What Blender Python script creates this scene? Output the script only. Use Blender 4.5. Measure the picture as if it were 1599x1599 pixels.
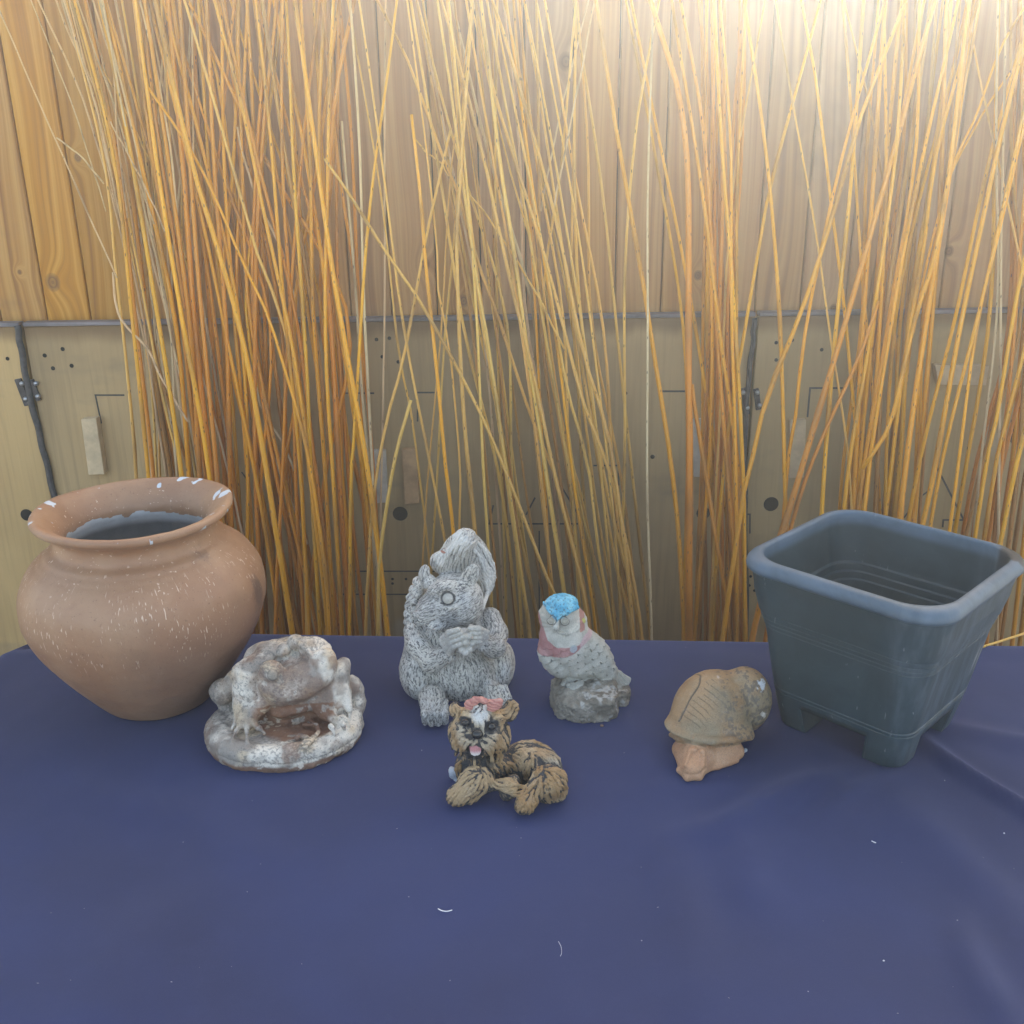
import bpy, math, random
import numpy as np
from mathutils import Vector, Matrix, Euler

for o in list(bpy.data.objects):
    bpy.data.objects.remove(o)
sc = bpy.context.scene
R = math.radians

# ------------------------------------------------------------------ camera, world, sun, exposure
CAM_H = 1.5            # eye height, the table top stands at 0.75
TAB = 0.75
FPX = 1600.0           # focal length in pixels of the 1599 px photograph
PITCH, ROLL = R(20.2), R(0.8)
fw = Vector((0, math.cos(PITCH), -math.sin(PITCH)))
rt0 = Vector((1, 0, 0)); up0 = rt0.cross(fw)
rt = rt0 * math.cos(ROLL) - up0 * math.sin(ROLL)
up = rt0 * math.sin(ROLL) + up0 * math.cos(ROLL)
cam = bpy.data.cameras.new('camera')
cam.sensor_width = 36.0
cam.lens = FPX / 1599 * 36.0
cam.clip_start = 0.05
cam.clip_end = 500
camo = bpy.data.objects.new('camera', cam)
sc.collection.objects.link(camo)
m = Matrix((rt, up, -fw)).transposed().to_4x4()
m.translation = (0, 0, CAM_H)
camo.matrix_world = m
sc.camera = camo

GLARE_HAZE = .020
SUN_EL, SUN_AZ = R(20.5), R(15.5)       # low sun behind the fence, a little right of the view
sunv = Vector((math.sin(SUN_AZ) * math.cos(SUN_EL), math.cos(SUN_AZ) * math.cos(SUN_EL), math.sin(SUN_EL)))
w = bpy.data.worlds.new("World"); sc.world = w; w.use_nodes = True
nt = w.node_tree; nt.nodes.clear()
sky = nt.nodes.new('ShaderNodeTexSky'); sky.sky_type = 'NISHITA'; sky.sun_disc = False
sky.sun_elevation = SUN_EL; sky.sun_rotation = SUN_AZ
sky.air_density = 0.6; sky.dust_density = 5.0; sky.ozone_density = 0.3
bg = nt.nodes.new('ShaderNodeBackground'); bg.inputs['Strength'].default_value = 0.15
wo = nt.nodes.new('ShaderNodeOutputWorld')
nt.links.new(sky.outputs[0], bg.inputs[0]); nt.links.new(bg.outputs[0], wo.inputs[0])
sl = bpy.data.lights.new('sun', 'SUN'); sl.energy = 5.0; sl.angle = R(0.53); sl.color = (1.0, 0.985, 0.96)
so = bpy.data.objects.new('sun', sl); sc.collection.objects.link(so)
so.rotation_mode = 'QUATERNION'; so.rotation_quaternion = (-sunv).to_track_quat('-Z', 'Y')
so.location = (3, 8, 5)

sc.render.engine = 'CYCLES'
sc.cycles.use_denoising = True
sc.cycles.max_bounces = 8
sc.cycles.volume_bounces = 1
sc.cycles.use_adaptive_sampling = True
sc.cycles.adaptive_threshold = 0.01
vs = sc.view_settings
vs.view_transform = 'Standard'; vs.look = 'None'; vs.gamma = 1.0; vs.use_curve_mapping = False
vs.exposure = 2.66
vs.use_white_balance = True; vs.white_balance_temperature = 8300; vs.white_balance_tint = 5

# ------------------------------------------------------------------ helpers
rng = random.Random(7)
COL = sc.collection

def ray(px, py):
    return fw + rt * ((px - 799.5) / FPX) - up * ((py - 799.5) / FPX)
def at_y(px, py, Y):                       # point at distance Y behind the camera's foot
    d = ray(px, py); return Vector((0, 0, CAM_H)) + d * (Y / d.y)
def at_z(px, py, z):                       # point at world height z
    d = ray(px, py); return Vector((0, 0, CAM_H)) + d * ((z - CAM_H) / d.z)

def link(o, parent=None):
    COL.objects.link(o)
    if parent is not None:
        o.parent = parent
    return o
def mesh_obj(name, verts, faces, mat, parent=None, smooth=False, loc=None):
    me = bpy.data.meshes.new(name)
    me.from_pydata([tuple(v) for v in verts], [], faces)
    me.update()
    if mat is not None:
        for mm in (mat if isinstance(mat, (list, tuple)) else [mat]):
            me.materials.append(mm)
    if smooth:
        me.polygons.foreach_set('use_smooth', [True] * len(me.polygons))
    o = bpy.data.objects.new(name, me)
    link(o, parent)
    if loc is not None:
        o.location = loc
    return o
def empty(name, loc=(0, 0, 0), rz=0):
    o = bpy.data.objects.new(name, None); link(o)
    o.location = loc; o.rotation_euler = (0, 0, rz); o.empty_display_size = 0.05
    return o
def tag(o, label=None, cat=None, group=None, kind=None):
    if label: o['label'] = label
    if cat: o['category'] = cat
    if group: o['group'] = group
    if kind: o['kind'] = kind
    return o
def fast_mesh(name, V, Q, mat, parent=None, attrs=None, smooth=True):
    """numpy verts and quads into one mesh object, with float or colour point attributes"""
    me = bpy.data.meshes.new(name)
    V = np.asarray(V, np.float32); Q = np.asarray(Q, np.int32)
    me.vertices.add(len(V)); me.vertices.foreach_set('co', V.ravel())
    me.loops.add(Q.size); me.loops.foreach_set('vertex_index', Q.ravel())
    me.polygons.add(len(Q))
    me.polygons.foreach_set('loop_start', np.arange(0, Q.size, Q.shape[1], dtype=np.int32))
    me.polygons.foreach_set('loop_total', np.full(len(Q), Q.shape[1], np.int32))
    me.update(calc_edges=True); me.validate()
    if smooth:
        me.polygons.foreach_set('use_smooth', np.ones(len(me.polygons), bool))
    for k, a in (attrs or {}).items():
        a = np.asarray(a, np.float32)
        if a.ndim == 1:
            at = me.attributes.new(k, 'FLOAT', 'POINT'); at.data.foreach_set('value', a)
        else:
            if a.shape[1] == 3:
                a = np.concatenate([a, np.ones((len(a), 1), np.float32)], 1)
            at = me.attributes.new(k, 'FLOAT_COLOR', 'POINT'); at.data.foreach_set('color', a.ravel())
    me.materials.append(mat)
    o = bpy.data.objects.new(name, me); link(o, parent)
    return o

def box_vf(x0, x1, y0, y1, z0, z1, b=0.0):
    """box with chamfered edges (b>0): 24 verts"""
    if b <= 0:
        v = [(x, y, z) for x in (x0, x1) for y in (y0, y1) for z in (z0, z1)]
        f = [(0, 1, 3, 2), (4, 6, 7, 5), (0, 4, 5, 1), (2, 3, 7, 6), (0, 2, 6, 4), (1, 5, 7, 3)]
        return v, f
    xs, ys, zs = (x0, x1), (y0, y1), (z0, z1)
    v = []; idx = {}
    for i in (0, 1):
        for j in (0, 1):
            for k in (0, 1):
                s = (1 - 2 * i, 1 - 2 * j, 1 - 2 * k)
                for ax in range(3):
                    p = [xs[i], ys[j], zs[k]]
                    for a2 in range(3):
                        if a2 != ax: p[a2] += s[a2] * b
                    idx[(i, j, k, ax)] = len(v); v.append(tuple(p))
    f = []
    g = lambda i, j, k, a: idx[(i, j, k, a)]
    for a in range(3):
        for s in (0, 1):
            c = [(0, 0), (1, 0), (1, 1), (0, 1)]
            q = []
            for (p, r_) in c:
                t = [0, 0, 0]; o2 = [x for x in range(3) if x != a]
                t[a] = s; t[o2[0]] = p; t[o2[1]] = r_
                q.append(g(*t, a))
            f.append(tuple(q))
    for a in range(3):
        o2 = [x for x in range(3) if x != a]
        for p in (0, 1):
            for r_ in (0, 1):
                t0 = [0, 0, 0]; t1 = [0, 0, 0]
                t0[a], t1[a] = 0, 1
                t0[o2[0]] = t1[o2[0]] = p; t0[o2[1]] = t1[o2[1]] = r_
                f.append((g(*t0, o2[0]), g(*t1, o2[0]), g(*t1, o2[1]), g(*t0, o2[1])))
    for i in (0, 1):
        for j in (0, 1):
            for k in (0, 1):
                f.append((g(i, j, k, 0), g(i, j, k, 1), g(i, j, k, 2)))
    return v, f
def fix_normals(o):
    import bmesh
    bm = bmesh.new(); bm.from_mesh(o.data); bmesh.ops.recalc_face_normals(bm, faces=bm.faces); bm.to_mesh(o.data); bm.free()
    return o
def box(name, x0, x1, y0, y1, z0, z1, mat, parent=None, b=0.0, loc=None):
    v, f = box_vf(x0, x1, y0, y1, z0, z1, b)
    return fix_normals(mesh_obj(name, v, f, mat, parent, loc=loc))

# ------------------------------------------------------------------ numpy noise
def _hash(ix, iy, iz, seed):
    h = (ix.astype(np.int64) * 374761393 + iy.astype(np.int64) * 668265263 + iz.astype(np.int64) * 2147483647 + seed * 1274126177) & 0xffffffff
    h = ((h ^ (h >> 13)) * 1274126177) & 0xffffffff
    h = ((h ^ (h >> 16)) * 2246822519) & 0xffffffff
    return ((h ^ (h >> 15)) & 0xffffff).astype(np.float32) / float(0xffffff)
def vnoise(P, seed=0):
    """value noise in [-1,1] at the rows of P"""
    P = np.asarray(P, np.float32)
    i = np.floor(P).astype(np.int64); f = P - i; f = f * f * f * (f * (f * 6 - 15) + 10)
    out = 0
    for a in (0, 1):
        wx = f[:, 0] if a else 1 - f[:, 0]
        for b in (0, 1):
            wy = f[:, 1] if b else 1 - f[:, 1]
            for c in (0, 1):
                wz = f[:, 2] if c else 1 - f[:, 2]
                out = out + wx * wy * wz * _hash(i[:, 0] + a, i[:, 1] + b, i[:, 2] + c, seed)
    return out * 2 - 1
def fbm(P, octv=4, seed=0, gain=0.5):
    s = 0; a = 1; t = 0
    for k in range(octv):
        s = s + a * vnoise(P * (2 ** k) + k * 17.3, seed + k); t += a; a *= gain
    return s / t
def sstep(a, b, x):
    t = np.clip((x - a) / (b - a), 0, 1); return t * t * (3 - 2 * t)
def mix(a, b, t):
    t = np.asarray(t)[:, None]; return np.asarray(a) * (1 - t) + np.asarray(b) * t

# ------------------------------------------------------------------ node helper
class NT:
    def __init__(s, name):
        s.m = bpy.data.materials.new(name); s.m.use_nodes = True
        s.t = s.m.node_tree; s.t.nodes.clear()
        s.out = s.n('ShaderNodeOutputMaterial'); s.b = s.n('ShaderNodeBsdfPrincipled')
        s.l(s.b.outputs[0], s.out.inputs[0])
    def n(s, k, **kw):
        x = s.t.nodes.new(k)
        for a, v in kw.items(): setattr(x, a, v)
        return x
    def l(s, a, b): s.t.links.new(a, b)
    def put(s, sock, v):
        if hasattr(v, 'is_linked') or hasattr(v, 'links'): s.l(v, sock)
        else: sock.default_value = v
    def math(s, op, a, b=0.0, c=None, clamp=False):
        x = s.n('ShaderNodeMath', operation=op, use_clamp=clamp)
        s.put(x.inputs[0], a); s.put(x.inputs[1], b)
        if c is not None: s.put(x.inputs[2], c)
        return x.outputs[0]
    def vmath(s, op, a, b=(0, 0, 0)):
        x = s.n('ShaderNodeVectorMath', operation=op); s.put(x.inputs[0], a); s.put(x.inputs[1], b)
        return x.outputs['Value'] if op in ('LENGTH', 'DISTANCE', 'DOT_PRODUCT') else x.outputs[0]
    def noise(s, vec, scale, detail=3, rough=.55, dist=0.0):
        x = s.n('ShaderNodeTexNoise'); s.put(x.inputs['Vector'], vec); s.put(x.inputs['Scale'], scale)
        x.inputs['Detail'].default_value = detail; x.inputs['Roughness'].default_value = rough
        x.inputs['Distortion'].default_value = dist
        return x.outputs['Fac']
    def ramp(s, fac, pts, interp='LINEAR'):
        x = s.n('ShaderNodeValToRGB'); s.put(x.inputs[0], fac); e = x.color_ramp.elements
        x.color_ramp.interpolation = interp
        while len(e) > 1: e.remove(e[0])
        e[0].position = pts[0][0]; c = pts[0][1]; e[0].color = (*c, 1) if len(c) == 3 else c
        for p, c in pts[1:]:
            q = e.new(p); q.color = (*c, 1) if len(c) == 3 else c
        return x.outputs[0]
    def rf(s, fac, a, b, lo=0.0, hi=1.0):
        x = s.n('ShaderNodeMapRange', interpolation_type='SMOOTHSTEP'); s.put(x.inputs[0], fac)
        x.inputs[1].default_value = a; x.inputs[2].default_value = b
        x.inputs[3].default_value = lo; x.inputs[4].default_value = hi
        return x.outputs[0]
    def mix(s, f, a, b, mode='MIX'):
        x = s.n('ShaderNodeMix', data_type='RGBA', blend_type=mode); s.put(x.inputs[0], f)
        for sock, v in ((x.inputs[6], a), (x.inputs[7], b)):
            if isinstance(v, tuple) and len(v) == 3: v = (*v, 1)
            s.put(sock, v)
        return x.outputs[2]
    def pos(s): return s.n('ShaderNodeNewGeometry').outputs['Position']
    def obj(s): return s.n('ShaderNodeTexCoord').outputs['Object']
    def mapv(s, v, scale=(1, 1, 1), loc=(0, 0, 0), rot=(0, 0, 0)):
        x = s.n('ShaderNodeMapping'); s.put(x.inputs[0], v)
        x.inputs['Scale'].default_value = scale; s.put(x.inputs['Location'], loc); x.inputs['Rotation'].default_value = rot
        return x.outputs[0]
    def attr(s, nme, out='Color'): return s.n('ShaderNodeAttribute', attribute_name=nme).outputs[out]
    def bump(s, h, strength=.5, dist=.001, prev=None):
        x = s.n('ShaderNodeBump'); s.put(x.inputs['Height'], h); x.inputs['Strength'].default_value = strength
        x.inputs['Distance'].default_value = dist
        if prev is not None: s.l(prev, x.inputs['Normal'])
        return x.outputs[0]
    def fin(s, col, rough=.6, normal=None, **kw):
        if isinstance(col, tuple) and len(col) == 3: col = (*col, 1)
        s.put(s.b.inputs['Base Color'], col); s.put(s.b.inputs['Roughness'], rough)
        if normal is not None: s.l(normal, s.b.inputs['Normal'])
        for k, v in kw.items(): s.put(s.b.inputs[k.replace('_', ' ')], v)
        return s.m
# ------------------------------------------------------------------ materials of the setting
WALL_Y = 2.2
def knot_pts():
    return [at_y(82, 441, WALL_Y), at_y(121, 246, WALL_Y), at_y(724, 470, WALL_Y), at_y(30, 425, WALL_Y),
            at_y(1302, 483, WALL_Y), at_y(1482, 392, WALL_Y), at_y(884, 96, WALL_Y), at_y(664, 412, WALL_Y), at_y(1090, 430, WALL_Y)]

def make_pine():
    s = NT('pine_plank')
    P = s.pos()
    rnd = s.n('ShaderNodeObjectInfo').outputs['Random']
    off = s.n('ShaderNodeCombineXYZ'); s.put(off.inputs[0], s.math('MULTIPLY', rnd, 37.0)); s.put(off.inputs[2], s.math('MULTIPLY', rnd, 91.0))
    sep = s.n('ShaderNodeSeparateXYZ'); s.l(P, sep.inputs[0])
    warp = 0.0; rings = 0.0; spot = 0.0
    for i, k in enumerate(knot_pts()):
        r = [.014, .007, .010, .004, .008, .009, .013, .009, .008][i]
        dx = s.math('SUBTRACT', sep.outputs[0], k.x); dz = s.math('MULTIPLY', s.math('SUBTRACT', sep.outputs[2], k.z), .8)
        d = s.math('SQRT', s.math('ADD', s.math('MULTIPLY', dx, dx), s.math('MULTIPLY', dz, dz)))
        dn = s.math('DIVIDE', d, r)
        g = s.math('EXPONENT', s.math('MULTIPLY', s.math('MULTIPLY', dn, dn), -.16))
        warp = s.math('ADD', s.math('MULTIPLY', g, .028), warp)
        m_ = s.rf(dn, .75, 1.25, 1, 0)
        spot = s.math('MAXIMUM', m_, spot)
        rings = s.math('ADD', s.math('MULTIPLY', s.math('MULTIPLY', s.math('SINE', s.math('MULTIPLY', dn, 13.0)), .5), m_), rings)
    v0 = s.vmath('ADD', P, off.outputs[0])
    lowx = s.noise(s.mapv(v0, (5, 5, .9)), 1.0, 2, .5)
    gx = s.math('ADD', s.math('ADD', sep.outputs[0], s.math('MULTIPLY', lowx, .10)), warp)
    cg = s.n('ShaderNodeCombineXYZ'); s.put(cg.inputs[0], s.math('MULTIPLY', gx, 85)); s.put(cg.inputs[1], s.math('MULTIPLY', rnd, 55)); s.put(cg.inputs[2], s.math('MULTIPLY', sep.outputs[2], .8))
    grain = s.noise(cg.outputs[0], 1.0, 3, .5)
    cg2 = s.n('ShaderNodeCombineXYZ'); s.put(cg2.inputs[0], s.math('MULTIPLY', gx, 600)); s.put(cg2.inputs[2], s.math('MULTIPLY', sep.outputs[2], 5.0)); s.put(cg2.inputs[1], rnd)
    fine = s.noise(cg2.outputs[0], 1.0, 2, .6)
    c = s.ramp(grain, [(.28, (.32, .135, .038)), (.45, (.50, .24, .068)), (.62, (.62, .34, .115)), (.8, (.50, .245, .075))])
    c = s.mix(s.math('MULTIPLY', s.rf(fine, .4, .75), .22), c, (.30, .15, .06))
    # each plank its own tone, dirty weathering blotches
    tone = s.n('ShaderNodeHueSaturation'); s.put(tone.inputs['Saturation'], s.math('ADD', s.math('MULTIPLY', rnd, .25), .92)); s.put(tone.inputs['Value'], s.math('ADD', s.math('MULTIPLY', s.math('FRACT', s.math('MULTIPLY', rnd, 7.3)), .30), .82)); s.l(c, tone.inputs['Color'])
    c = tone.outputs[0]
    # planks turn paler and greyer towards the right
    gr = s.math('ADD', s.rf(sep.outputs[0], -.75, .9, 0, .40), s.math('MULTIPLY', s.noise(s.mapv(P, (1.3, 1, .8)), 1.0, 2), .12))
    c = s.mix(gr, c, s.mix(grain, (.29, .185, .115), (.50, .35, .225)))
    blot = s.rf(s.noise(s.mapv(P, (4, 4, 2.2), (3.1, 0, 7.7)), 1.0, 4, .6, .6), .60, .74)
    c = s.mix(s.math('MULTIPLY', blot, .42), c, (.16, .10, .065))
    c = s.mix(s.math('MULTIPLY', spot, .62), c, (.17, .075, .03))
    c = s.mix(s.math('MULTIPLY', s.math('MAXIMUM', rings, 0.0), .9), c, (.09, .04, .02))
    hb = s.math('ADD', s.math('MULTIPLY', grain, .5), s.math('MULTIPLY', fine, .5))
    return s.fin(c, .62, s.bump(hb, .35, .0012))

def make_ply(name, base, dark, seed):
    s = NT(name); P = s.pos()
    big = s.noise(s.mapv(P, (1.6, 1, 1.1), (seed, 0, seed * 1.7)), 1.0, 4, .6, .5)
    gr = s.noise(s.mapv(P, (95, 10, 3.0), (seed, 0, 0)), 1.0, 3, .6)
    fl = s.noise(s.mapv(P, (260, 10, 9)), 1.0, 2, .6)
    c = s.mix(s.rf(big, .34, .68), base, dark)
    c = s.mix(s.math('MULTIPLY', s.rf(gr, .45, .75), .30), c, tuple(x * .62 for x in dark))
    c = s.mix(s.math('MULTIPLY', s.rf(fl, .5, .8), .16), c, tuple(min(1, x * 1.3) for x in base))
    sep = s.n('ShaderNodeSeparateXYZ'); s.l(P, sep.inputs[0])
    # water stain creeping down from the top edge
    zt = s.math('ADD', sep.outputs[2], s.math('MULTIPLY', s.math('SUBTRACT', s.noise(s.mapv(P, (16, 1, 2)), 1.0, 3), .5), .05))
    st = s.rf(zt, TOPZ - .045, TOPZ - .008)
    c = s.mix(s.math('MULTIPLY', st, .75), c, (.155, .085, .035))
    # filler / mould patches
    sp = s.n('ShaderNodeTexVoronoi'); s.put(sp.inputs['Vector'], s.mapv(P, (5.2, 1, 3.4), (seed * 2.3, .5, 0))); sp.inputs['Scale'].default_value = 1.0
    pm = s.rf(sp.outputs['Distance'], .06, .16, 1, 0)
    c = s.mix(s.math('MULTIPLY', pm, .28), c, (.42, .42, .38))
    gm = s.rf(s.noise(s.mapv(P, (3, 1, 6), (9, 0, 2)), 1.0, 4, .65), .58, .74)
    c = s.mix(s.math('MULTIPLY', gm, .35), c, (.15, .135, .10))
    return s.fin(c, .7, s.bump(gr, .25, .0008))

def flat_mat(name, col, rough=.6, nscale=40, namp=.25, bump=.2, dist=.0006, metallic=0.0, **kw):
    s = NT(name); P = s.obj()
    n1 = s.noise(P, nscale, 4, .6); n2 = s.noise(P, nscale * 6, 2, .6)
    c = s.mix(s.rf(n1, .3, .7), tuple(x * (1 - namp) for x in col), tuple(min(1, x * (1 + namp)) for x in col))
    return s.fin(c, rough, s.bump(s.math('ADD', n1, s.math('MULTIPLY', n2, .4)), bump, dist), Metallic=metallic, **kw)

TOPZ = at_y(600, 500, WALL_Y - .03).z
M_pine = make_pine()
M_plyL = make_ply('plywood_warm', (.56, .37, .165), (.42, .27, .115), 1.3)
M_plyM = make_ply('plywood_grey', (.46, .315, .155), (.31, .213, .11), 4.7)
M_plyR = make_ply('plywood_tan', (.48, .345, .175), (.35, .25, .125), 8.1)
M_block = flat_mat('offcut_pine', (.56, .43, .27), .7, 30, .16)
M_blockp = flat_mat('offcut_pale', (.50, .45, .38), .75, 30, .18)
M_blockd = flat_mat('offcut_tan', (.44, .27, .14), .7, 25, .2)
M_line = flat_mat('pencil_ink', (.05, .047, .042), .7, 200, .3)
M_rubber = flat_mat('black_rubber', (.035, .038, .045), .45, 90, .4)
M_iron = flat_mat('rusty_hinge', (.055, .052, .055), .5, 60, .5, metallic=.4)
M_steel = flat_mat('screw_steel', (.35, .37, .40), .35, 60, .3, metallic=.9)
M_trim = flat_mat('grey_trim', (.17, .155, .165), .5, 12, .3)
M_hole = flat_mat('dark_hole', (.012, .011, .010), .9, 50, .3)
M_dark = flat_mat('dark_backing', (.02, .017, .014), .9, 50, .3)
M_stone = flat_mat('concrete_ground', (.22, .21, .20), .85, 6, .25, .5, .003)

# ------------------------------------------------------------------ ground
g = mesh_obj('ground', [(-20, -20, 0), (20, -20, 0), (20, 20, 0), (-20, 20, 0)], [(0, 1, 2, 3)], M_stone)
tag(g, kind='structure')

# ------------------------------------------------------------------ plank fence
FENCE_TOP = 1.975
fence = empty('plank_fence', (0, WALL_Y, 0))
tag(fence, 'tall fence of vertical pine planks behind all the willow rods', 'fence')
gaps = [72, 140, 211, 281, 350, 418, 483, 548, 612, 683, 752, 822, 893, 960, 1032, 1105, 1178, 1249, 1320, 1393, 1465, 1540, 1612]
gx = [at_y(p, 490, WALL_Y).x for p in gaps]
step = .098
while gx[0] > -2.9: gx.insert(0, gx[0] - step)
while gx[-1] < 2.9: gx.append(gx[-1] + step)
for i in range(len(gx) - 1):
    a, b_ = gx[i] + .0014, gx[i + 1] - .0014
    d = rng.uniform(0, .0025)
    pl = box('plank', a, b_, d, .02, .03, FENCE_TOP + rng.uniform(-.006, .006), M_pine, fence, b=.0022)
box('backing_rail', gx[0], gx[-1], .0225, .065, 1.55, 1.64, M_pine, fence, b=.003)
box('backing_rail', gx[0], gx[-1], .0225, .065, .45, .54, M_pine, fence, b=.003)
bk = box('backing_board', gx[0], gx[-1], .066, .075, .02, FENCE_TOP - .02, M_dark, fence)

# ------------------------------------------------------------------ plywood boards
PY = WALL_Y - .030           # front face of the plywood
def px_w(px, py, Y=PY): return at_y(px, py, Y)
xj1b, xj1t = at_y(100, 860, PY).x, at_y(30, 508, PY).x
def plyboard(name, label, x0, x1, mat):
    o = empty(name, (0, 0, 0)); tag(o, label, 'plywood board')
    b = fix_normals(box('panel', x0, x1, PY, PY + .018, .03, TOPZ - .003, mat, o, b=.0015))
    box('top_trim', x0 + .001, x1 - .001, PY - .004, PY + .022, TOPZ - .0025, TOPZ + .006, M_trim, o, b=.0012)
    return o
xa = at_y(57, 640, PY).x
xb = at_y(1172, 640, PY).x
bl = plyboard('plywood_board', 'tan plywood board left of the black rubber strip', -2.9, xa - .003, M_plyL)
bm_ = plyboard('plywood_board', 'wide plywood board behind the squirrel and owl, between the two rubber strips', xa + .003, xb - .003, M_plyM)
br = plyboard('plywood_board', 'tan plywood board behind the square planter, right of the thin dark joint', xb + .003, 2.9, M_plyR)

def line(pts, parent, wpx=2.6, name='printed_line', mat=None, Y=None):
    """thin printed line on the board as a flat strip"""
    Y = PY - .0006 if Y is None else Y
    w2 = wpx * .5 * 2.25 / FPX
    P = [at_y(a, b, Y) for a, b in pts]
    V = []; F = []
    for a, b in zip(P[:-1], P[1:]):
        d = (b - a); d.y = 0; L = d.length; d /= L
        n = Vector((-d.z, 0, d.x)) * w2; a2 = a - d * w2; b2 = b + d * w2
        i = len(V); V += [a2 + n, a2 - n, b2 - n, b2 + n]; F.append((i, i + 1, i + 2, i + 3))
        Y_ = .00012
        for q in range(4): V[i + q] = V[i + q] + Vector((0, -Y_ * (i // 4), 0))
    return mesh_obj(name, V, F, mat or M_line, parent)
def hole(px, py, rpx, parent, name='drilled_hole', squash=1.0):
    c = at_y(px, py, PY); r = rpx * 2.25 / FPX; n = 20
    V = []; F = []
    for k in range(n):
        a = 2 * math.pi * k / n
        V.append((c.x + r * math.cos(a), PY - .0007, c.z + r * squash * math.sin(a)))
        V.append((c.x + r * .93 * math.cos(a), PY - .0009, c.z + r * .93 * squash * math.sin(a)))
    for k in range(n):
        F.append((2 * k, 2 * ((k + 1) % n), 2 * ((k + 1) % n) + 1, 2 * k + 1))
    F.append(tuple(2 * k + 1 for k in range(n)))
    return mesh_obj(name, V, F, M_hole, parent)
def block(corners, parent, depth, mat, name='wood_block', lab=None):
    """small offcut glued on the board; corners of its front face in the photo"""
    P = [at_y(a, b, PY - depth) for a, b in corners]
    V = [tuple(p) for p in P] + [(p.x, PY + .0005, p.z) for p in P]
    F = [(0, 1, 2, 3), (4, 7, 6, 5), (0, 4, 5, 1), (1, 5, 6, 2), (2, 6, 7, 3), (3, 7, 4, 0)]
    o = fix_normals(mesh_obj(name, V, F, mat, parent))
    b = o.modifiers.new('bevel', 'BEVEL'); b.width = .0016; b.segments = 2
    if lab: o['label'] = lab
    return o
# left board
hole(12, 560, 3, bl); hole(42, 804, 10, bl, 'round_hole')
# middle board
for p in ((70, 555), (98, 545), (83, 575), (112, 571)): hole(*p, 3.2, bm_)
line([(193, 617), (149, 617), (158, 660)], bm_)
block([(126, 655), (150, 653), (163, 741), (138, 742)], bm_, .022, M_block, lab='pale wood block on the plywood left of the rods')
line([(378, 738), (386, 749)], bm_, 2.2)
for p in ((588, 530), (597, 557), (622, 565), (608, 528)): hole(*p, 2.8, bm_)
line([(538, 614), (583, 614)], bm_); line([(653, 613), (683, 613), (684, 600)], bm_); line([(652, 640), (652, 657)], bm_)
block([(583, 703), (602, 703), (606, 785), (588, 786)], bm_, .012, M_blockp, lab='greyish wood block half hidden by rods')
block([(627, 702), (650, 701), (655, 786), (632, 788)], bm_, .016, M_blockd, lab='tan wood block above the round hole')
hole(625, 802, 12, bm_, 'round_hole')
line([(536, 892), (678, 892)], bm_, 2.4); line([(536, 928), (672, 928)], bm_, 2.4)
for p in ((613, 904), (613, 911), (634, 904)): hole(*p, 2.3, bm_)
line([(764, 818), (911, 818)], bm_, 2.6); line([(764, 818), (770, 790)], bm_); line([(822, 803), (835, 778)], bm_); line([(872, 752), (908, 812)], bm_)
line([(928, 727), (966, 727), (966, 757)], bm_)
line([(842, 830), (842, 1075)], bm_, 2.2)
line([(1034, 611), (1068, 611)], bm_, 3)
hole(1019, 713, 3.5, bm_, 'knot')
for p in ((1106, 520), (1106, 543), (977, 614)): hole(*p, 2.6, bm_)
block([(1082, 655), (1096, 655), (1096, 745), (1084, 745)], bm_, .012, M_blockp, lab='pale strip of wood behind the orange rods')
hole(1098, 801, 11, bm_, 'round_hole')
# right board
for p in ((1212, 535), (1212, 562), (1237, 531), (1283, 546)): hole(*p, 2.8, br)
line([(1318, 606), (1265, 606), (1261, 650)], br, 3)
block([(1234, 656), (1259, 655), (1256, 746), (1232, 747)], br, .012, M_block, lab='pale wood block over the round hole by the planter')
hole(1204, 787, 12, br, 'round_hole')
line([(1166, 803), (1171, 803), (1171, 832)], br)
for p in ((1172, 900), (1180, 905), (1170, 914), (1178, 922), (1186, 912)): hole(*p, 2.4, br)
block([(1460, 570), (1545, 571), (1540, 602), (1466, 601)], br, .02, M_block, lab='horizontal wood block near the top of the board')
line([(1418, 800), (1434, 778), (1448, 768)], br); line([(1412, 808), (1418, 800)], br); line([(1464, 732), (1505, 812), (1473, 812), (1472, 822)], br, 3)
line([(1355, 721), (1362, 720)], br); line([(1401, 722), (1408, 721)], br)
hole(1587, 681, 10, br, 'round_hole', 1.5)
line([(1520, 912), (1560, 914)], br)

def ribbon_tube(name, pts, r, mat, parent=None, n=10, flat=1.0):
    """round or flattened tube along points"""
    P = [Vector(p) for p in pts]; V = []; F = []
    for i, p in enumerate(P):
        t = (P[min(i + 1, len(P) - 1)] - P[max(i - 1, 0)]).normalized()
        a = t.cross(Vector((0, 1, 0)))
        if a.length < 1e-3: a = t.cross(Vector((1, 0, 0)))
        a.normalize(); b = a.cross(t)
        rr = r[i] if isinstance(r, (list, tuple)) else r
        for k in range(n):
            an = 2 * math.pi * k / n
            V.append(p + a * math.cos(an) * rr + b * math.sin(an) * rr * flat)
    for i in range(len(P) - 1):
        for k in range(n):
            q = i * n; F.append((q + k, q + (k + 1) % n, q + n + (k + 1) % n, q + n + k))
    F.append(tuple(range(n))[::-1]); F.append(tuple((len(P) - 1) * n + k for k in range(n)))
    return mesh_obj(name, V, F, mat, parent, smooth=True)
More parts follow.
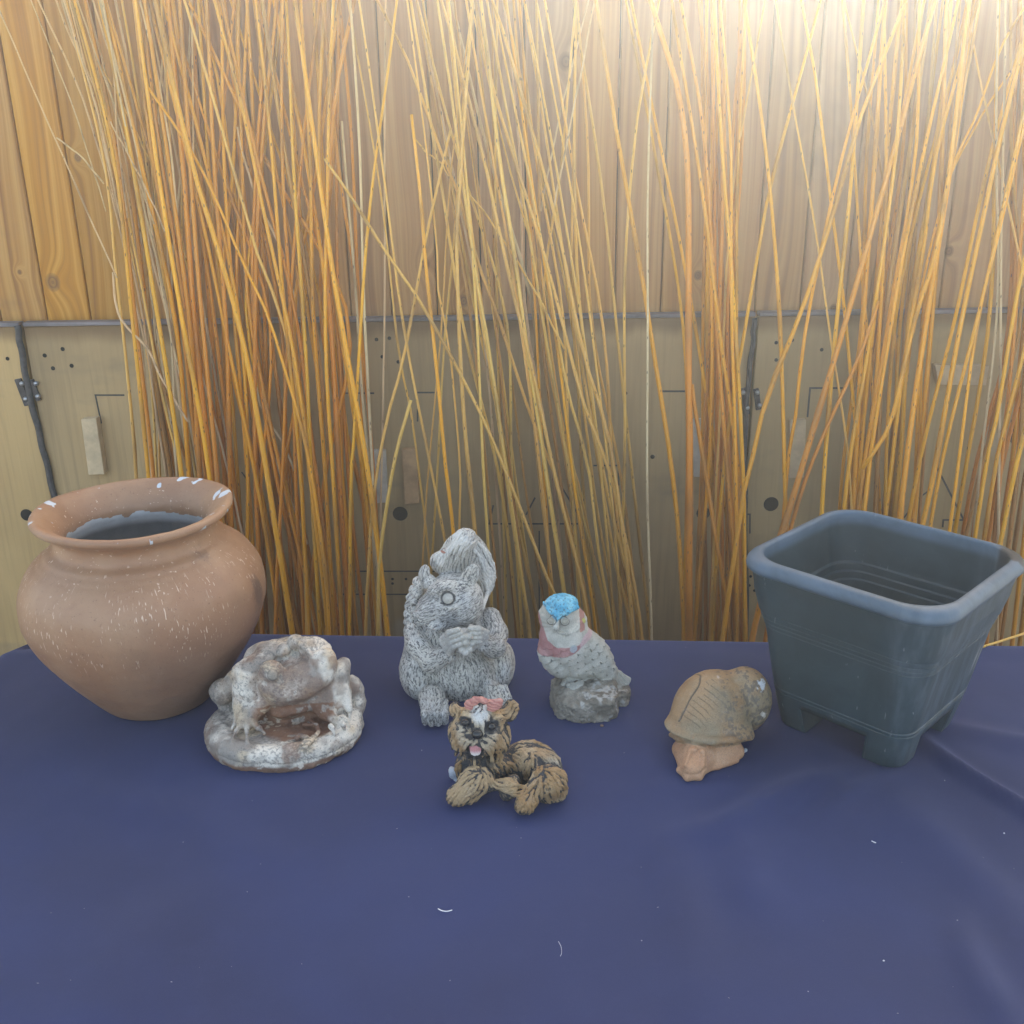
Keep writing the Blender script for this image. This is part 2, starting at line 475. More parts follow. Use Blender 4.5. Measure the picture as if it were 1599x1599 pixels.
# rubber strips over the joints
def joint(px_pts, rpx, label, hinge_at=None):
    t = empty('rubber_strip', (0, 0, 0)); tag(t, label, 'rubber strip')
    pts = [];
    P = [at_y(a, b, PY - .006) for a, b in px_pts]
    for i in range(len(P) - 1):
        for k in range(8):
            q = P[i].lerp(P[i + 1], k / 8); q.x += .0012 * math.sin((i * 8 + k) * .9); pts.append(q)
    pts.append(P[-1])
    ribbon_tube('strip', pts, rpx * 2.25 / FPX, M_rubber, t, 10, .8)
    if hinge_at:
        hx, hy = hinge_at
        h = fix_normals(box('hinge_plate', -.016, -.001, -.004, .002, -.030, .030, M_iron, t, b=.0012, loc=at_y(hx - 2, hy, PY - .002)))
        h.rotation_euler = (0, R(-11), 0)
        h2 = fix_normals(box('hinge_plate', .007, .019, -.004, .002, -.024, .024, M_iron, t, b=.0012, loc=at_y(hx + 2, hy, PY - .002)))
        h2.rotation_euler = (0, R(-11), 0)
        for dx, dy in ((-10, -12), (-4, 12), (12, -12), (15, 8)):
            c = at_y(hx + dx, hy + dy, PY - .008)
            V = []; n = 10
            for z_, r_ in ((.004, .0052), (-.001, .0052), (-.0035, .0025)):
                V += [(r_ * math.cos(2 * math.pi * k / n), z_, r_ * math.sin(2 * math.pi * k / n)) for k in range(n)]
            F = [(i * n + k, i * n + (k + 1) % n, i * n + n + (k + 1) % n, i * n + n + k) for i in range(2) for k in range(n)] + [tuple(2 * n + k for k in range(n))]
            mesh_obj('screw', V, F, M_steel, t, True, loc=c)
    return t
joint([(27, 508), (33, 545), (45, 612), (62, 680), (78, 745), (94, 815), (118, 930), (140, 1060)], 5.2, 'black rubber strip and hinge down the left plywood joint', (44, 611))
joint([(1178, 497), (1176, 530), (1168, 600), (1163, 680), (1164, 800), (1166, 1000), (1168, 1060)], 4.0, 'thin dark rubber strip in the plywood joint by the planter', (1171, 625))
# ------------------------------------------------------------------ willow rods
def make_rod_mat():
    s = NT('willow_bark')
    info = s.n('ShaderNodeObjectInfo')
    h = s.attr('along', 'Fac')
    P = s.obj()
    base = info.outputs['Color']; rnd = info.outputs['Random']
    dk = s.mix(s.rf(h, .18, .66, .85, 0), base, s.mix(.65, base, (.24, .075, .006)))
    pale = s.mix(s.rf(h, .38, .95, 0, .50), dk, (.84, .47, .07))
    off = s.n('ShaderNodeCombineXYZ'); s.put(off.inputs[0], s.math('MULTIPLY', rnd, 31.0)); s.put(off.inputs[2], s.math('MULTIPLY', rnd, 77.0))
    v = s.vmath('ADD', P, off.outputs[0])
    st = s.noise(s.mapv(v, (420, 420, 10)), 1.0, 2, .6)
    bl = s.noise(s.mapv(v, (30, 30, 9)), 1.0, 3, .6)
    c = s.mix(s.math('MULTIPLY', s.rf(st, .45, .75), .28), pale, (.25, .11, .03))
    c = s.mix(s.math('MULTIPLY', s.rf(bl, .48, .72), .30), c, s.mix(.5, base, (.36, .14, .03)))
    sp = s.n('ShaderNodeTexVoronoi'); s.put(sp.inputs['Vector'], s.mapv(v, (230, 230, 62))); sp.inputs['Scale'].default_value = 1.0
    rs = s.n('ShaderNodeSeparateColor'); s.l(sp.outputs['Color'], rs.inputs[0])
    spk = s.math('MULTIPLY', s.rf(sp.outputs['Distance'], .16, .30, 1, 0), s.math('LESS_THAN', rs.outputs[0], .20))
    c = s.mix(s.math('MULTIPLY', spk, .8), c, (.05, .02, .01))
    c = s.mix(s.attr('node', 'Fac'), c, (.16, .07, .02))
    return s.fin(c, .42, s.bump(s.math('ADD', st, bl), .3, .0006))
M_rod = make_rod_mat()
RC = {'O': (.68, .215, .0), 'Y': (.84, .36, .0), 'P': (.80, .46, .105), 'W': (.68, .52, .32), 'B': (.38, .17, .035)}
CN = {'O': 'deep orange', 'Y': 'golden yellow', 'P': 'straw coloured', 'W': 'thin pale whitish', 'B': 'dark brown'}

def incl(px, py, a, b):
    d = ray(px, py); t = (a + CAM_H * b) / (d.y - b * d.z)
    return Vector((0, 0, CAM_H)) + d * t

def catmull(P, n):
    out = []
    Q = [P[0] * 2 - P[1]] + P + [P[-1] * 2 - P[-2]]
    L = [0]
    for i in range(len(P) - 1): L.append(L[-1] + (P[i + 1] - P[i]).length)
    for k in range(n + 1):
        s_ = L[-1] * k / n; i = 0
        while i < len(P) - 2 and s_ > L[i + 1]: i += 1
        t = (s_ - L[i]) / max(1e-6, L[i + 1] - L[i])
        p0, p1, p2, p3 = Q[i], Q[i + 1], Q[i + 2], Q[i + 3]
        out.append(.5 * ((2 * p1) + (p2 - p0) * t + (2 * p0 - 5 * p1 + 4 * p2 - p3) * t * t + (3 * p1 - p0 - 3 * p2 + p3) * t ** 3))
    return out

def rod(pts, col, wpx, cut_top=False, foot=None, topY=None, cut_bot=False, name='willow_rod'):
    """pts: places along the rod in the photo, from the top down"""
    r_ = rng
    foot = r_.uniform(1.84, 2.06) if foot is None else foot
    topY = r_.uniform(2.125, 2.165) if topY is None else topY
    b = (topY - foot) / 2.0; a = foot
    C = [incl(x, y, a, b) for x, y in pts]
    if not cut_top:
        d = (C[0] - C[1]).normalized(); L = (r_.uniform(1.93, 2.1) - C[0].z) / max(.2, d.z)
        if L > .02: C.insert(0, C[0] + d * L)
    if not cut_bot:
        d = (C[-1] - C[-2]).normalized(); L = (C[-1].z - .002) / max(.2, -d.z)
        end = C[-1] + d * L; end.x = C[-1].x + (end.x - C[-1].x) * .7
        if L > .02: C.append(end)
    C = C[::-1]                       # from the foot up
    n = 26 if len(C) > 3 else 16
    S = catmull(C, n)
    ph = r_.uniform(0, 9)
    for i, p in enumerate(S):
        p.x += .0008 * math.sin(i * .9 + ph) + r_.uniform(-.0003, .0003)
        p.y = min(p.y, WALL_Y - .034 - .004 if p.z < TOPZ + .01 else WALL_Y - .006)
    r0 = wpx * .5 * 2.2 / FPX
    V = []; F = []; al = []; nd = []
    m_ = 7
    nodes = set(r_.sample(range(2, n - 1), 3))
    for i, p in enumerate(S):
        t = (S[min(i + 1, n)] - S[max(i - 1, 0)]).normalized()
        A = t.cross(Vector((0, 1, 0))).normalized(); B = A.cross(t)
        hgt = p.z / 2.0
        rr = r0 * (1.28 - .62 * hgt) * (1 + r_.uniform(-.03, .03))
        isn = i in nodes
        if isn: rr *= 1.2
        for k in range(m_):
            an = 2 * math.pi * k / m_
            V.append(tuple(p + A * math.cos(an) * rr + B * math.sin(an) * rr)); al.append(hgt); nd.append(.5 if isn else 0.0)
    for i in range(n):
        for k in range(m_):
            q = i * m_; F.append((q + k, q + (k + 1) % m_, q + m_ + (k + 1) % m_, q + m_ + k))
    F.append(tuple(n * m_ + k for k in range(m_)))
    F.append(tuple(range(m_))[::-1])
    base = S[0].copy()
    V = [(v[0] - base.x, v[1] - base.y, v[2] - base.z) for v in V]
    o = mesh_obj(name, V, F, M_rod, None, True, loc=base)
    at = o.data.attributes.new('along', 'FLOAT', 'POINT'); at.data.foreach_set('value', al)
    at = o.data.attributes.new('node', 'FLOAT', 'POINT'); at.data.foreach_set('value', nd)
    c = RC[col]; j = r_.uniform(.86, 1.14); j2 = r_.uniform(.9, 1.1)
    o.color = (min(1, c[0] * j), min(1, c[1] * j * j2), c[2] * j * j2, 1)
    return o

def X5(*xs):                                     # x at y = 0, 250, 500, 750, 1000
    return [(x, y) for x, y in zip(xs, (0, 250, 500, 750, 1000)) if x is not None]
TR = []                                          # traced rods: (points, colour, width, kwargs)
def T(pts, col, w_, **k): TR.append((pts, col, w_, k))
# dense left bundle
T(X5(116, 179, 206, 233, 252), 'Y', 6); T(X5(133, 184, 212, 240, 262), 'O', 6)
T(X5(155, 206, 247, 285, 312), 'Y', 7, foot=1.84); T(X5(212, 244, 285, 328, 352), 'Y', 7, foot=1.85)
T(X5(219, 253, 291, 322, 345), 'O', 6); T(X5(243, 298, 372, 418, 458), 'Y', 8, foot=1.82)
T(X5(262, 285, 303, 330, 347), 'O', 9, foot=1.9); T(X5(280, 297, 315, 340, 352), 'O', 7)
T(X5(310, 325, 350, 372, 385), 'Y', 6); T([(315, 15), (337, 112), (350, 187), (365, 287), (394, 494), (419, 681), (440, 900), (446, 1000)], 'Y', 6)
T([(335, 0), (360, 100), (385, 200), (427, 400), (450, 509), (475, 665), (503, 897), (512, 1000)], 'Y', 6, foot=1.83)
T([(360, 0), (385, 80), (430, 225), (460, 312), (500, 470), (522, 620), (545, 850), (552, 1000)], 'Y', 5)
T([(232, 137), (287, 217), (327, 290), (375, 400), (415, 484), (440, 562), (481, 712), (505, 870), (515, 1000)], 'Y', 4.6, foot=1.8, cut_top=True)
T([(340, 180), (375, 300), (403, 400), (425, 456), (455, 560), (470, 700), (480, 1000)], 'P', 5)
T(X5(447, 458, 474, 487, 500), 'Y', 6, foot=1.85); T(X5(428, 478, 515, 534, 557), 'Y', 7)
T(X5(460, 495, 532, 577, 606), 'Y', 7.5, foot=1.8); T(X5(490, 503, 520, 548, 553), 'Y', 6)
T(X5(508, 499, 530, 568, 592), 'Y', 7); T([(553, 0), (542, 50), (527, 125), (519, 200), (513, 300), (509, 400), (522, 600), (545, 1000)], 'O', 7.5, foot=1.86)
T(X5(412, 406, 413, 422, 432), 'O', 6); T(X5(432, 408, 398, 400, 410), 'O', 7)
T(X5(322, 334, 352, 360, 366), 'O', 7); T(X5(345, 350, 366, 388, 402), 'Y', 6)
T(X5(385, 400, 420, 452, 470), 'O', 6.5); T(X5(400, 425, 446, 470, 484), 'Y', 6)
T(X5(442, 440, 455, 462, 476), 'O', 6); T(X5(470, 484, 490, 508, 524), 'Y', 6.5)
T(X5(300, 312, 328, 352, 372), 'O', 8); T(X5(268, 300, 334, 366, 392), 'O', 6.5)
T(X5(226, 262, 296, 312, 330), 'O', 7); T(X5(520, 512, 508, 520, 536), 'Y', 6)
T(X5(500, 470, 452, 440, 430), 'O', 5.5); T(X5(350, 376, 404, 430, 448), 'O', 7)
# thin pale rods fanning out at the far left
T([(-20, -30), (0, 20), (55, 145), (88, 222), (132, 320), (182, 434)], 'W', 2.6, cut_bot=True)
T([(108, 20), (150, 190), (167, 280), (182, 434), (190, 494), (203, 619), (212, 740), (224, 1000)], 'P', 5)
T([(88, 215), (127, 245), (162, 287)], 'W', 2.8, cut_top=True, cut_bot=True)
T([(60, 0), (100, 85), (127, 150), (150, 217), (168, 280), (185, 350), (205, 440), (232, 560)], 'W', 3.4, cut_bot=True)
T([(88, 0), (112, 62), (140, 120), (156, 160), (190, 260), (215, 400), (240, 560)], 'W', 3.4, cut_bot=True)
T([(100, 0), (132, 105), (150, 165), (180, 300), (218, 470), (244, 640), (262, 760)], 'W', 3.8, cut_bot=True)
T([(145, 0), (172, 88), (180, 150), (186, 240), (200, 340)], 'W', 3, cut_bot=True)
T([(180, 0), (200, 100), (212, 212), (225, 312), (237, 400), (262, 500), (280, 600), (296, 760)], 'W', 4.6, cut_bot=True)
T([(190, 0), (210, 112), (225, 225), (246, 380), (275, 540), (287, 634), (300, 760)], 'P', 4.6)
T([(225, 25), (250, 140), (265, 225), (277, 337)], 'W', 3.6, cut_bot=True)
T([(155, 98), (190, 160), (225, 232), (245, 272), (252, 300)], 'P', 3, cut_top=True, cut_bot=True)
T([(172, 190), (205, 250), (235, 310), (262, 370)], 'W', 2.6, cut_top=True, cut_bot=True)
T([(176, 425), (183, 485), (196, 508), (230, 545), (256, 597), (294, 659)], 'W', 3.6, cut_top=True, cut_bot=True)
T([(228, 545), (238, 600), (252, 680), (262, 760)], 'P', 3.6, cut_top=True); T([(212, 400), (232, 500), (250, 600), (272, 700), (284, 760)], 'P', 4)
T([(60, 30), (100, 130), (135, 230), (165, 330)], 'W', 2.2, cut_bot=True); T([(120, 0), (152, 90), (180, 170), (205, 250), (240, 350)], 'W', 2.8, cut_bot=True)
T([(370, 198), (385, 262), (410, 330), (440, 390), (461, 470)], 'W', 3.6, cut_top=True, cut_bot=True)
T([(400, 600), (410, 640), (440, 690), (460, 735)], 'W', 3.4, cut_top=True, cut_bot=True)
T([(423, 700), (440, 745), (462, 800), (480, 850)], 'W', 2.8, cut_top=True, cut_bot=True)
# middle fan of straw coloured rods
T([(589, 0), (617, 52), (648, 120), (679, 213), (720, 316), (741, 396), (780, 500), (833, 662), (868, 746), (905, 880), (925, 1000)], 'P', 5)
T(X5(641, 683, 722, 780, 812), 'P', 5); T([(620, 0), (610, 76), (593, 200), (576, 344), (560, 550), (552, 700), (548, 800)], 'Y', 5, foot=1.82)
T([(643, 179), (651, 261), (658, 327), (665, 413), (679, 547), (693, 704), (708, 827), (716, 1000)], 'Y', 5.4, cut_top=True, foot=1.8)
T([(507, 248), (545, 303), (579, 358), (613, 409), (648, 457), (699, 547), (753, 653), (803, 768), (850, 893), (890, 1000)], 'P', 4.6, cut_top=True, foot=1.78)
T([(682, 0), (706, 155), (720, 260), (744, 436), (764, 549), (792, 740), (819, 935), (828, 1000)], 'P', 5, foot=1.84)
T([(689, 0), (713, 86), (758, 258), (799, 447), (834, 591), (868, 746), (905, 900), (922, 1000)], 'P', 5.4, foot=1.83)
T([(741, 0), (761, 103), (796, 224), (844, 378), (889, 547), (920, 655), (952, 732), (987, 900), (1003, 1000)], 'P', 5.4, foot=1.82)
T([(750, 0), (765, 120), (782, 258), (803, 396), (818, 515), (842, 660), (862, 800), (890, 1000)], 'P', 6.4, foot=1.86)
T([(768, 0), (792, 69), (837, 224), (872, 361), (909, 543), (948, 673), (972, 830), (990, 1000)], 'P', 5.6, foot=1.82)
T(X5(896, 934, 962, 988, 1016), 'P', 4.8); T(X5(930, 971, 1013, 1051, 1070), 'Y', 7, foot=1.86)
T([(927, 10), (906, 120), (878, 258), (864, 330)], 'W', 3, cut_bot=True); T([(920, 0), (889, 120), (854, 275), (846, 330)], 'W', 3, cut_bot=True)
T(X5(837, 884, 922, 952, 972), 'P', 3.8); T([(718, 300), (713, 380), (716, 500), (724, 640), (741, 827), (752, 1000)], 'P', 6, foot=1.84)
T([(741, 0), (724, 155), (708, 380), (696, 507), (685, 700), (675, 860), (668, 1000)], 'P', 3.8)
T([(704, 200), (686, 282), (660, 397), (630, 560), (605, 655), (586, 753), (575, 900)], 'P', 4.6, foot=1.82, cut_top=True)
T([(641, 625), (622, 697), (605, 781), (594, 865), (590, 1000)], 'P', 5.2, cut_top=True, foot=1.8)
T([(546, 20), (579, 200), (600, 344), (622, 550), (640, 627), (657, 760), (672, 900)], 'P', 3.6)
T(X5(560, 597, 628, 677, 720), 'P', 4); T([(603, 0), (600, 250), (601, 500), (595, 750), (594, 1000)], 'W', 3.4)
T([(546, 0), (563, 250), (569, 500), (583, 750), (594, 1000)], 'W', 4.4); T([(534, 189), (545, 327), (558, 499), (568, 640), (580, 800)], 'W', 4, cut_top=True)
T([(635, 0), (668, 250), (682, 380), (685, 464), (702, 549), (719, 732), (717, 827), (715, 1000)], 'P', 3.4)
T([(705, 60), (727, 260), (749, 480), (766, 578), (785, 700), (805, 850), (828, 1000)], 'P', 4.6)
T([(810, 100), (843, 480), (871, 638), (896, 813), (920, 1000)], 'P', 5); T([(830, 300), (875, 648), (903, 753), (927, 865), (955, 1000)], 'P', 4)
T([(790, 100), (850, 400), (885, 603), (917, 725), (935, 860), (958, 1000)], 'P', 4.4); T([(850, 200), (900, 520), (941, 760), (962, 883), (989, 1000)], 'P', 5)
T([(1020, 0), (1013, 250), (1011, 500), (1011, 750), (1017, 1000)], 'W', 3.4, foot=1.8)
T([(1030, 0), (1006, 120), (988, 241), (976, 440), (975, 725), (970, 900), (968, 1000)], 'P', 4.6)
T([(727, 296), (755, 330), (786, 375), (837, 457), (882, 547)], 'P', 3, cut_top=True, cut_bot=True)
T([(650, 218), (664, 236), (689, 255), (700, 275)], 'P', 2.6, cut_top=True, cut_bot=True)
T([(811, 0), (820, 138), (830, 396), (838, 520), (850, 750), (862, 1000)], 'Y', 4.4)
T(X5(660, 700, 745, 800, 842), 'P', 4.4); T(X5(700, 738, 772, 806, 840), 'P', 4); T(X5(728, 770, 812, 845, 870), 'P', 4.6)
T(X5(760, 806, 848, 890, 908), 'P', 4.8); T(X5(790, 826, 864, 896, 932), 'Y', 4.4); T(X5(820, 866, 908, 940, 960), 'P', 4)
T(X5(776, 774, 776, 784, 792), 'P', 4.2); T(X5(700, 726, 744, 756, 770), 'P', 4.4); T(X5(738, 706, 690, 668, 655), 'P', 3)
# right hand rods
T(X5(1049, 1089, 1122, 1154, 1165), 'Y', 6); T(X5(985, 1036, 1084, 1125, 1161), 'Y', 5.5); T(X5(978, 1024, 1066, 1073, 1066), 'Y', 5)
T([(1022, 20), (1060, 150), (1075, 300), (1075, 588), (1077, 723), (1075, 1000)], 'O', 10, foot=1.86)
T(X5(1105, 1101, 1112, 1105, 1084), 'Y', 5); T(X5(1116, 1128, 1148, 1160, 1164), 'Y', 6, foot=1.85)
T(X5(1161, 1198, 1217, 1226, 1229), 'Y', 6, foot=1.84); T([(1281, 0), (1259, 82), (1206, 281), (1184, 393), (1157, 547), (1140, 650), (1120, 850), (1112, 1000)], 'Y', 5.4)
T([(1251, 0), (1274, 131), (1303, 356), (1315, 450), (1330, 610), (1340, 720), (1350, 900)], 'Y', 5.4)
T([(1410, 10), (1345, 180), (1311, 300), (1270, 431), (1233, 532), (1198, 620), (1177, 708), (1160, 780), (1128, 1000)], 'Y', 6.6, foot=1.8)
T([(1355, 100), (1310, 262), (1280, 400), (1256, 532), (1242, 650), (1231, 711), (1222, 830), (1215, 1000)], 'Y', 5.4)
T([(1210, 0), (1229, 112), (1270, 337), (1297, 532), (1318, 660), (1330, 800)], 'P', 3.6); T([(1348, 0), (1332, 250), (1306, 503), (1294, 650), (1283, 797), (1272, 1000)], 'Y', 6.4, foot=1.84)
T([(1405, 200), (1367, 337), (1321, 503), (1289, 606), (1262, 694), (1236, 782), (1199, 903), (1174, 1000)], 'O', 8.4, foot=1.8)
T([(1372, 470), (1345, 550), (1292, 664), (1262, 738), (1239, 811), (1210, 930), (1195, 1000)], 'O', 5.4, foot=1.83, cut_top=True)
T(X5(1316, 1334, 1352, 1372, 1380), 'Y', 5); T(X5(1318, 1374, 1396, 1404, 1400), 'P', 3.6)
T(X5(1412, 1398, 1362, 1323, 1300), 'Y', 6); T(X5(1416, 1408, 1372, 1335, 1312), 'O', 6); T(X5(1436, 1428, 1388, 1345, 1325), 'Y', 6)
T(X5(1496, 1440, 1392, 1355, 1335), 'Y', 6, foot=1.84); T([(1512, 0), (1498, 131), (1465, 375), (1427, 503), (1394, 650), (1371, 694), (1345, 733)], 'Y', 6.4, cut_bot=True, foot=1.8)
T(X5(1513, 1486, 1446, 1412, 1388), 'Y', 8.4, foot=1.84); T([(1500, 100), (1460, 250), (1440, 400), (1415, 550), (1395, 700), (1360, 1000)], 'Y', 6)
T(X5(1617, 1554, 1502, 1455, 1402), 'Y', 7.4, foot=1.84); T(X5(1612, 1545, 1490, 1430, 1386), 'Y', 6); T([(1610, 120), (1583, 250), (1525, 500), (1465, 750), (1425, 1000)], 'Y', 5.6)
T([(1612, 140), (1560, 360), (1527, 503), (1494, 738), (1462, 1000)], 'Y', 5, foot=1.83); T(X5(1558, 1556, 1556, 1528, 1505), 'W', 4); T(X5(1570, 1566, 1562, 1560, 1556), 'W', 4)
T([(1640, 250), (1590, 450), (1556, 650), (1538, 738), (1500, 1000)], 'Y', 6, foot=1.85); T([(1630, 420), (1577, 635), (1553, 738), (1512, 1000)], 'Y', 6)
T([(1650, 500), (1599, 679), (1585, 738), (1540, 960)], 'Y', 6.4, foot=1.84)
T([(1505, -20), (1532, 131), (1573, 318), (1599, 431), (1640, 600)], 'P', 3.8); T([(1620, -20), (1562, 75), (1525, 180), (1487, 262), (1450, 400), (1425, 520)], 'Y', 4.4, cut_bot=True)
T([(1640, 50), (1599, 86), (1551, 150), (1517, 210), (1483, 277), (1462, 360)], 'Y', 4, cut_bot=True)
T([(1195, 0), (1165, 161), (1150, 244), (1136, 400), (1126, 600)], 'P', 3.6); T(X5(1124, 1142, 1142, 1150, 1150), 'Y', 5)
T(X5(1165, 1152, 1150, 1144, 1150), 'Y', 5.4); T(X5(1090, 1118, 1130, 1140, 1142), 'O', 7); T([(1081, 600), (1092, 680), (1108, 780), (1128, 900), (1140, 1000)], 'O', 6, cut_top=True)
T([(1600, 300), (1585, 500), (1560, 760), (1540, 1000)], 'O', 6); T([(1060, -10), (1098, 200), (1112, 400), (1125, 600), (1142, 800), (1152, 1000)], 'O', 6.4)

ROD_CLUSTERS = []
for pts, col, w_, k in TR:
    o = rod(pts, col, w_, **k); ROD_CLUSTERS.append((o, pts, col, w_, k))

# the rest of each bundle, standing behind the rods above
def cluster(n, xt, xm, xb, cols, wr, label, group, lowY=(1.93, 2.1), ytop=0):
    for i in range(n):
        u = (i + rng.uniform(0, 1)) / n
        v = min(1, max(0, u + rng.gauss(0, .13))); q = min(1, max(0, u + rng.gauss(0, .16)))
        a = xt[0] + (xt[1] - xt[0]) * q; b_ = xm[0] + (xm[1] - xm[0]) * v; c = xb[0] + (xb[1] - xb[0]) * u
        bow = rng.uniform(-12, 12)
        pts = [(a, ytop), ((a + b_) / 2 + bow * .7, (ytop + 500) / 2), (b_, 500), ((b_ + c) / 2 + bow, 750), (c, 1000)]
        o = rod(pts, rng.choice(cols), rng.uniform(*wr), foot=rng.uniform(*lowY))
        tag(o, label, 'willow rod', group)
cluster(32, (165, 530), (232, 562), (300, 606), 'OOOYOBO', (5, 7.5), 'orange willow rod packed behind others in the dense left bundle', 'rods packed inside the dense left bundle')
cluster(16, (95, 300), (215, 320), (235, 420), 'WPW', (3.2, 4.6), 'thin pale willow rod showing between the orange rods above the terracotta pot', 'thin pale rods above the terracotta pot')
cluster(19, (650, 900), (735, 940), (770, 1010), 'PPWPB', (3.6, 5.4), 'straw coloured willow rod standing behind the middle fan of rods', 'rods behind the middle fan')
cluster(13, (1085, 1175), (1098, 1150), (1084, 1166), 'OYO', (5, 7.5), 'orange willow rod packed in the narrow bundle left of the square planter', 'rods in the narrow bundle')
cluster(19, (1370, 1530), (1345, 1455), (1290, 1425), 'OYYB', (5, 7.5), 'yellow willow rod packed in the bundle behind the square planter', 'rods in the bundle behind the planter')
cluster(16, (1560, 1760), (1545, 1690), (1455, 1640), 'OYB', (5, 7), 'orange willow rod in the clump behind the right end of the table', 'rods at the right edge')
S0 = at_z(1531, 1011, TAB + .004); S1 = at_y(1640, 975, 1.56); S2 = S0 + (S1 - S0) * ((1.90 - S0.y) / (1.56 - S0.y))
def straight_stick(A, B, r):
    d = B - A; t = d.normalized(); n1 = t.cross(Vector((0, 0, 1))).normalized(); n2 = n1.cross(t); V = []; F = []; N = 14
    for i in range(N + 1):
        p_ = d * (i / N) + n1 * .0012 * math.sin(i * .8); rr = r * (.75 + .4 * i / N)
        for k in range(7): an = 2 * math.pi * k / 7; V.append(tuple(p_ + n1 * math.cos(an) * rr + n2 * math.sin(an) * rr))
    for i in range(N):
        for k in range(7): q = i * 7; F.append((q + k, q + (k + 1) % 7, q + 7 + (k + 1) % 7, q + 7 + k))
    F.append(tuple(range(7))[::-1]); F.append(tuple(N * 7 + k for k in range(7)))
    o = mesh_obj('willow_stick', V, F, M_rod, None, True, loc=A); o.color = (*RC['P'], 1)
    at = o.data.attributes.new('along', 'FLOAT', 'POINT'); at.data.foreach_set('value', [.6] * len(V)); return o
stick = straight_stick(S0, S2, .0026)
tag(stick, 'loose straw coloured stick resting on the back table edge right of the planter', 'stick')

# every traced rod gets a label from its colour, lean and where it shows
def place_low(x):
    for a, n in ((300, 'behind the terracotta pot'), (400, 'right of the terracotta pot'), (470, 'behind the frog'), (550, 'over the frog and its right side'), (625, 'left of the squirrel'),
                 (720, 'behind the squirrel head'), (800, 'just right of the squirrel tail'), (850, 'between squirrel and owl'), (930, 'behind the owl head'),
                 (1000, 'right of the owl'), (1040, 'in the gap right of the owl'), (1095, 'left of the narrow orange bundle'), (1168, 'in the narrow orange bundle'), (1235, 'left of the planter'), (1330, 'behind the left rim of the planter'), (1430, 'behind the middle of the planter'), (9999, 'behind the right rim of the planter')):
        if x < a: return n
seen = {}
rows = []
for o, pts, col, w_, k in ROD_CLUSTERS:
    (x0, y0), (x1, y1) = pts[0], pts[-1]
    sl_ = (x1 - x0) / max(1, y1 - y0)
    lean = 'leaning far left' if sl_ > .34 else 'leaning left' if sl_ > .16 else 'leaning slightly left' if sl_ > .06 else 'upright' if sl_ > -.05 else 'leaning right' if sl_ > -.2 else 'leaning far right'
    kind = 'thick ' if w_ >= 7 else 'slim ' if w_ < 4.2 and col != 'W' else ''
    part = 'short ' if (y1 - y0) < 330 else ''
    end = ', tip showing' if (k.get('cut_top') and not k.get('cut_bot')) else ', loose' if (k.get('cut_bot') and part) else ''
    lab = f'{part}{kind}{CN[col]} willow rod {lean}{end}, {place_low(x1) if y1 > 600 else "high over the " + ("left planks" if x1 < 300 else "middle planks" if x1 < 1000 else "right planks")}'
    rows.append((lab, x1, o, pts, y1 < 600))
    seen.setdefault(lab, []).append((x1, o))
ORD = ['leftmost', 'second from left', 'third from left', 'fourth from left', 'fifth from left', 'sixth from left', 'seventh from left', 'eighth from left']
grp = {}
for lab, L in seen.items():
    L.sort(key=lambda t: t[0])
    for i, (x1, o) in enumerate(L):
        l2 = lab if len(L) == 1 else lab.replace(' willow rod', ' willow rod, ' + ORD[min(i, 7)] + ',') 
        l2 = ' '.join(l2.replace('over the frog and its right side', 'over the frog').replace('behind the left rim of the planter', 'behind the planter left rim').replace('behind the right rim of the planter', 'behind the planter right rim').replace('behind the middle of the planter', 'behind the planter middle').replace('in the narrow orange bundle', 'in the narrow bundle').split())
        g_ = 'willow rods leaning on the fence, left bundle' if x1 < 545 else 'willow rods leaning on the fence, middle fan' if x1 < 1045 else 'willow rods leaning on the fence, right side'
        while len(l2.replace(',', ' ').split()) > 16: l2 = l2.replace(' slightly', '', 1) if ' slightly' in l2 else l2.replace(', tip showing', '', 1) if ', tip showing' in l2 else l2.replace('coloured ', '', 1) if 'coloured ' in l2 else l2.replace(' from left', ' from left end', 0).replace('short ', '', 1) if 'short ' in l2 else ' '.join(l2.split()[:16])
        tag(o, l2, 'willow rod', g_)
